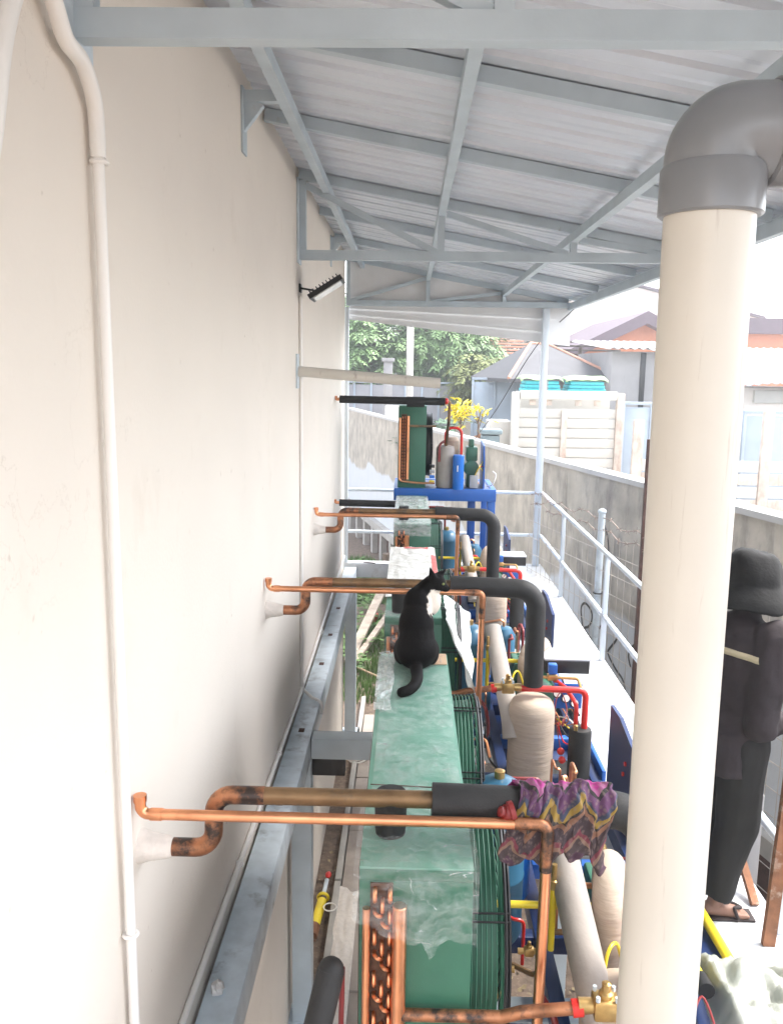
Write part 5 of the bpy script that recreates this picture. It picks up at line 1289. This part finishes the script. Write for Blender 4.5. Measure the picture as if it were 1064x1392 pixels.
croton(.93, 15.6, -.62, 'croton_yellow', 'bright yellow-green croton bush above the far unit', 110, .10)
croton(1.25, 15.6, -.60, 'croton_yellow', 'sparse yellow croton with bare stems by the bin', 26, .09)
croton(1.32, 15.3, -1.05, 'dry_leaf', 'withered brown plant before the grey bin', 30, .05)
def tree(x, y, h, rx, rz_, m, label, n, droop, z0=YG, seed=0):
    rnd = random.Random(seed); t = thing('tree', label, 'tree', (x,y,z0), 'trees beyond the yard')
    mb = MB(); top = z0+h
    mb.tube(catmull([(x,y,z0),(x+.1,y,z0+h*.3),(x-.08,y+.1,z0+h*.55),(x,y,top-rz_*.4)], 5), [.16-.007*i for i in range(16)], 8)
    limbs = []
    for k in range(11):
        a = rnd.uniform(0,6.28); b0 = V((x,y,z0+h*rnd.uniform(.35,.7))); e = b0+V((math.cos(a)*rx*rnd.uniform(.5,.85), math.sin(a)*rx*rnd.uniform(.5,.85), rz_*rnd.uniform(.2,.8)))
        mb.tube(catmull([b0, (b0+e)/2+V((0,0,.25)), e], 4), [.06-.006*i for i in range(9)], 6); limbs.append(e)
    mb.build('trunk', 'bark', t)
    mb = MB(); cz = top-rz_
    clumps = [V(e) for e in limbs]
    while len(clumps) < n:
        p = V((rnd.gauss(0,.5), rnd.gauss(0,.5), rnd.gauss(0,.5)))
        if p.length < 1: clumps.append(V((x+p.x*rx, y+p.y*rx, cz+p.z*rz_)))
    for c in clumps:
        for s_ in range(9):          # drooping leafy sprays
            a = rnd.uniform(0,6.28); d0 = V((math.cos(a), math.sin(a), rnd.uniform(.1,.6))); p = V(c); L2 = rnd.uniform(.35,.7)
            for j in range(6):
                d0 = (d0+V((0,0,-droop))).normalized(); p = p+d0*(L2/6)
                for g in (1,-1):
                    l = rnd.uniform(.12,.24); sd = V((-d0.y,d0.x,rnd.uniform(-.4,.4))).normalized()*g; q = (d0*.6+sd*.8+V((0,0,-droop*.6))).normalized()
                    wv = q.cross(d0).normalized()*0+d0*l*.22
                    mb.add([p, p+q*l*.5+wv, p+q*l, p+q*l*.5-wv], [(0,1,2,3)])
    mb.build('crown', m, t, smooth=False)
tree(-1.4, 28, 5.3, 2.1, 1.9, 'leaf_mid', 'feathery mid-green tree left of the white pole', 210, .22, seed=1)
tree(1.3, 28.5, 5.0, 2.0, 1.8, 'leaf_mid', 'feathery drooping tree right of the white pole', 220, .28, seed=2)
tree(-.2, 32, 6.2, 3.0, 2.4, 'leaf_dark', 'dark dense tree behind the feathery pair', 200, .15, seed=3)
tree(3.9, 40, 6.0, 2.6, 1.8, 'leaf_dark', 'dark tree behind the orange tiled roof', 160, .12, seed=4)
tree(2.35, 26, 3.4, 1.1, .9, 'leaf_pale', 'small yellowish tree by the grey hut roof', 90, .2, seed=5)
tree(.5, 20.5, 1.75, .55, .5, 'leaf_dark', 'low dark shrub behind the concrete wall', 16, .1, seed=6)
tree(-3.4, 30, 5.6, 2.2, 2.0, 'leaf_dark', 'dark tree at the wall corner', 150, .15, seed=7)
tree(4.75, 24.2, 3.6, .35, .35, 'leaf_mid', 'slim sapling rising by the mossy roof', 6, .1, seed=8)

# ------------------------------------------------------------------ thin fog volume added to imitate washed-out glare over the background
hm = bpy.data.materials.new('glare_haze'); hm.use_nodes = True; t = hm.node_tree; t.nodes.clear()
ho = t.nodes.new('ShaderNodeOutputMaterial'); hv = t.nodes.new('ShaderNodeVolumePrincipled')
hv.inputs['Color'].default_value = (.93,.96,1,1); hv.inputs['Density'].default_value = .005; hv.inputs['Anisotropy'].default_value = .2
t.links.new(hv.outputs[0], ho.inputs['Volume']); MATS['glare_haze'] = hm
hz = MB().box((-405,-205,G-1), (405,505,4.6)).build('glare_haze', 'glare_haze', smooth=False, kind='stuff')

# ------------------------------------------------------------------ lift the layout so that the ground is z = 0
for o in list(bpy.data.objects):
    if o.parent is None and o not in (cam, sun): o.location.z += GZ
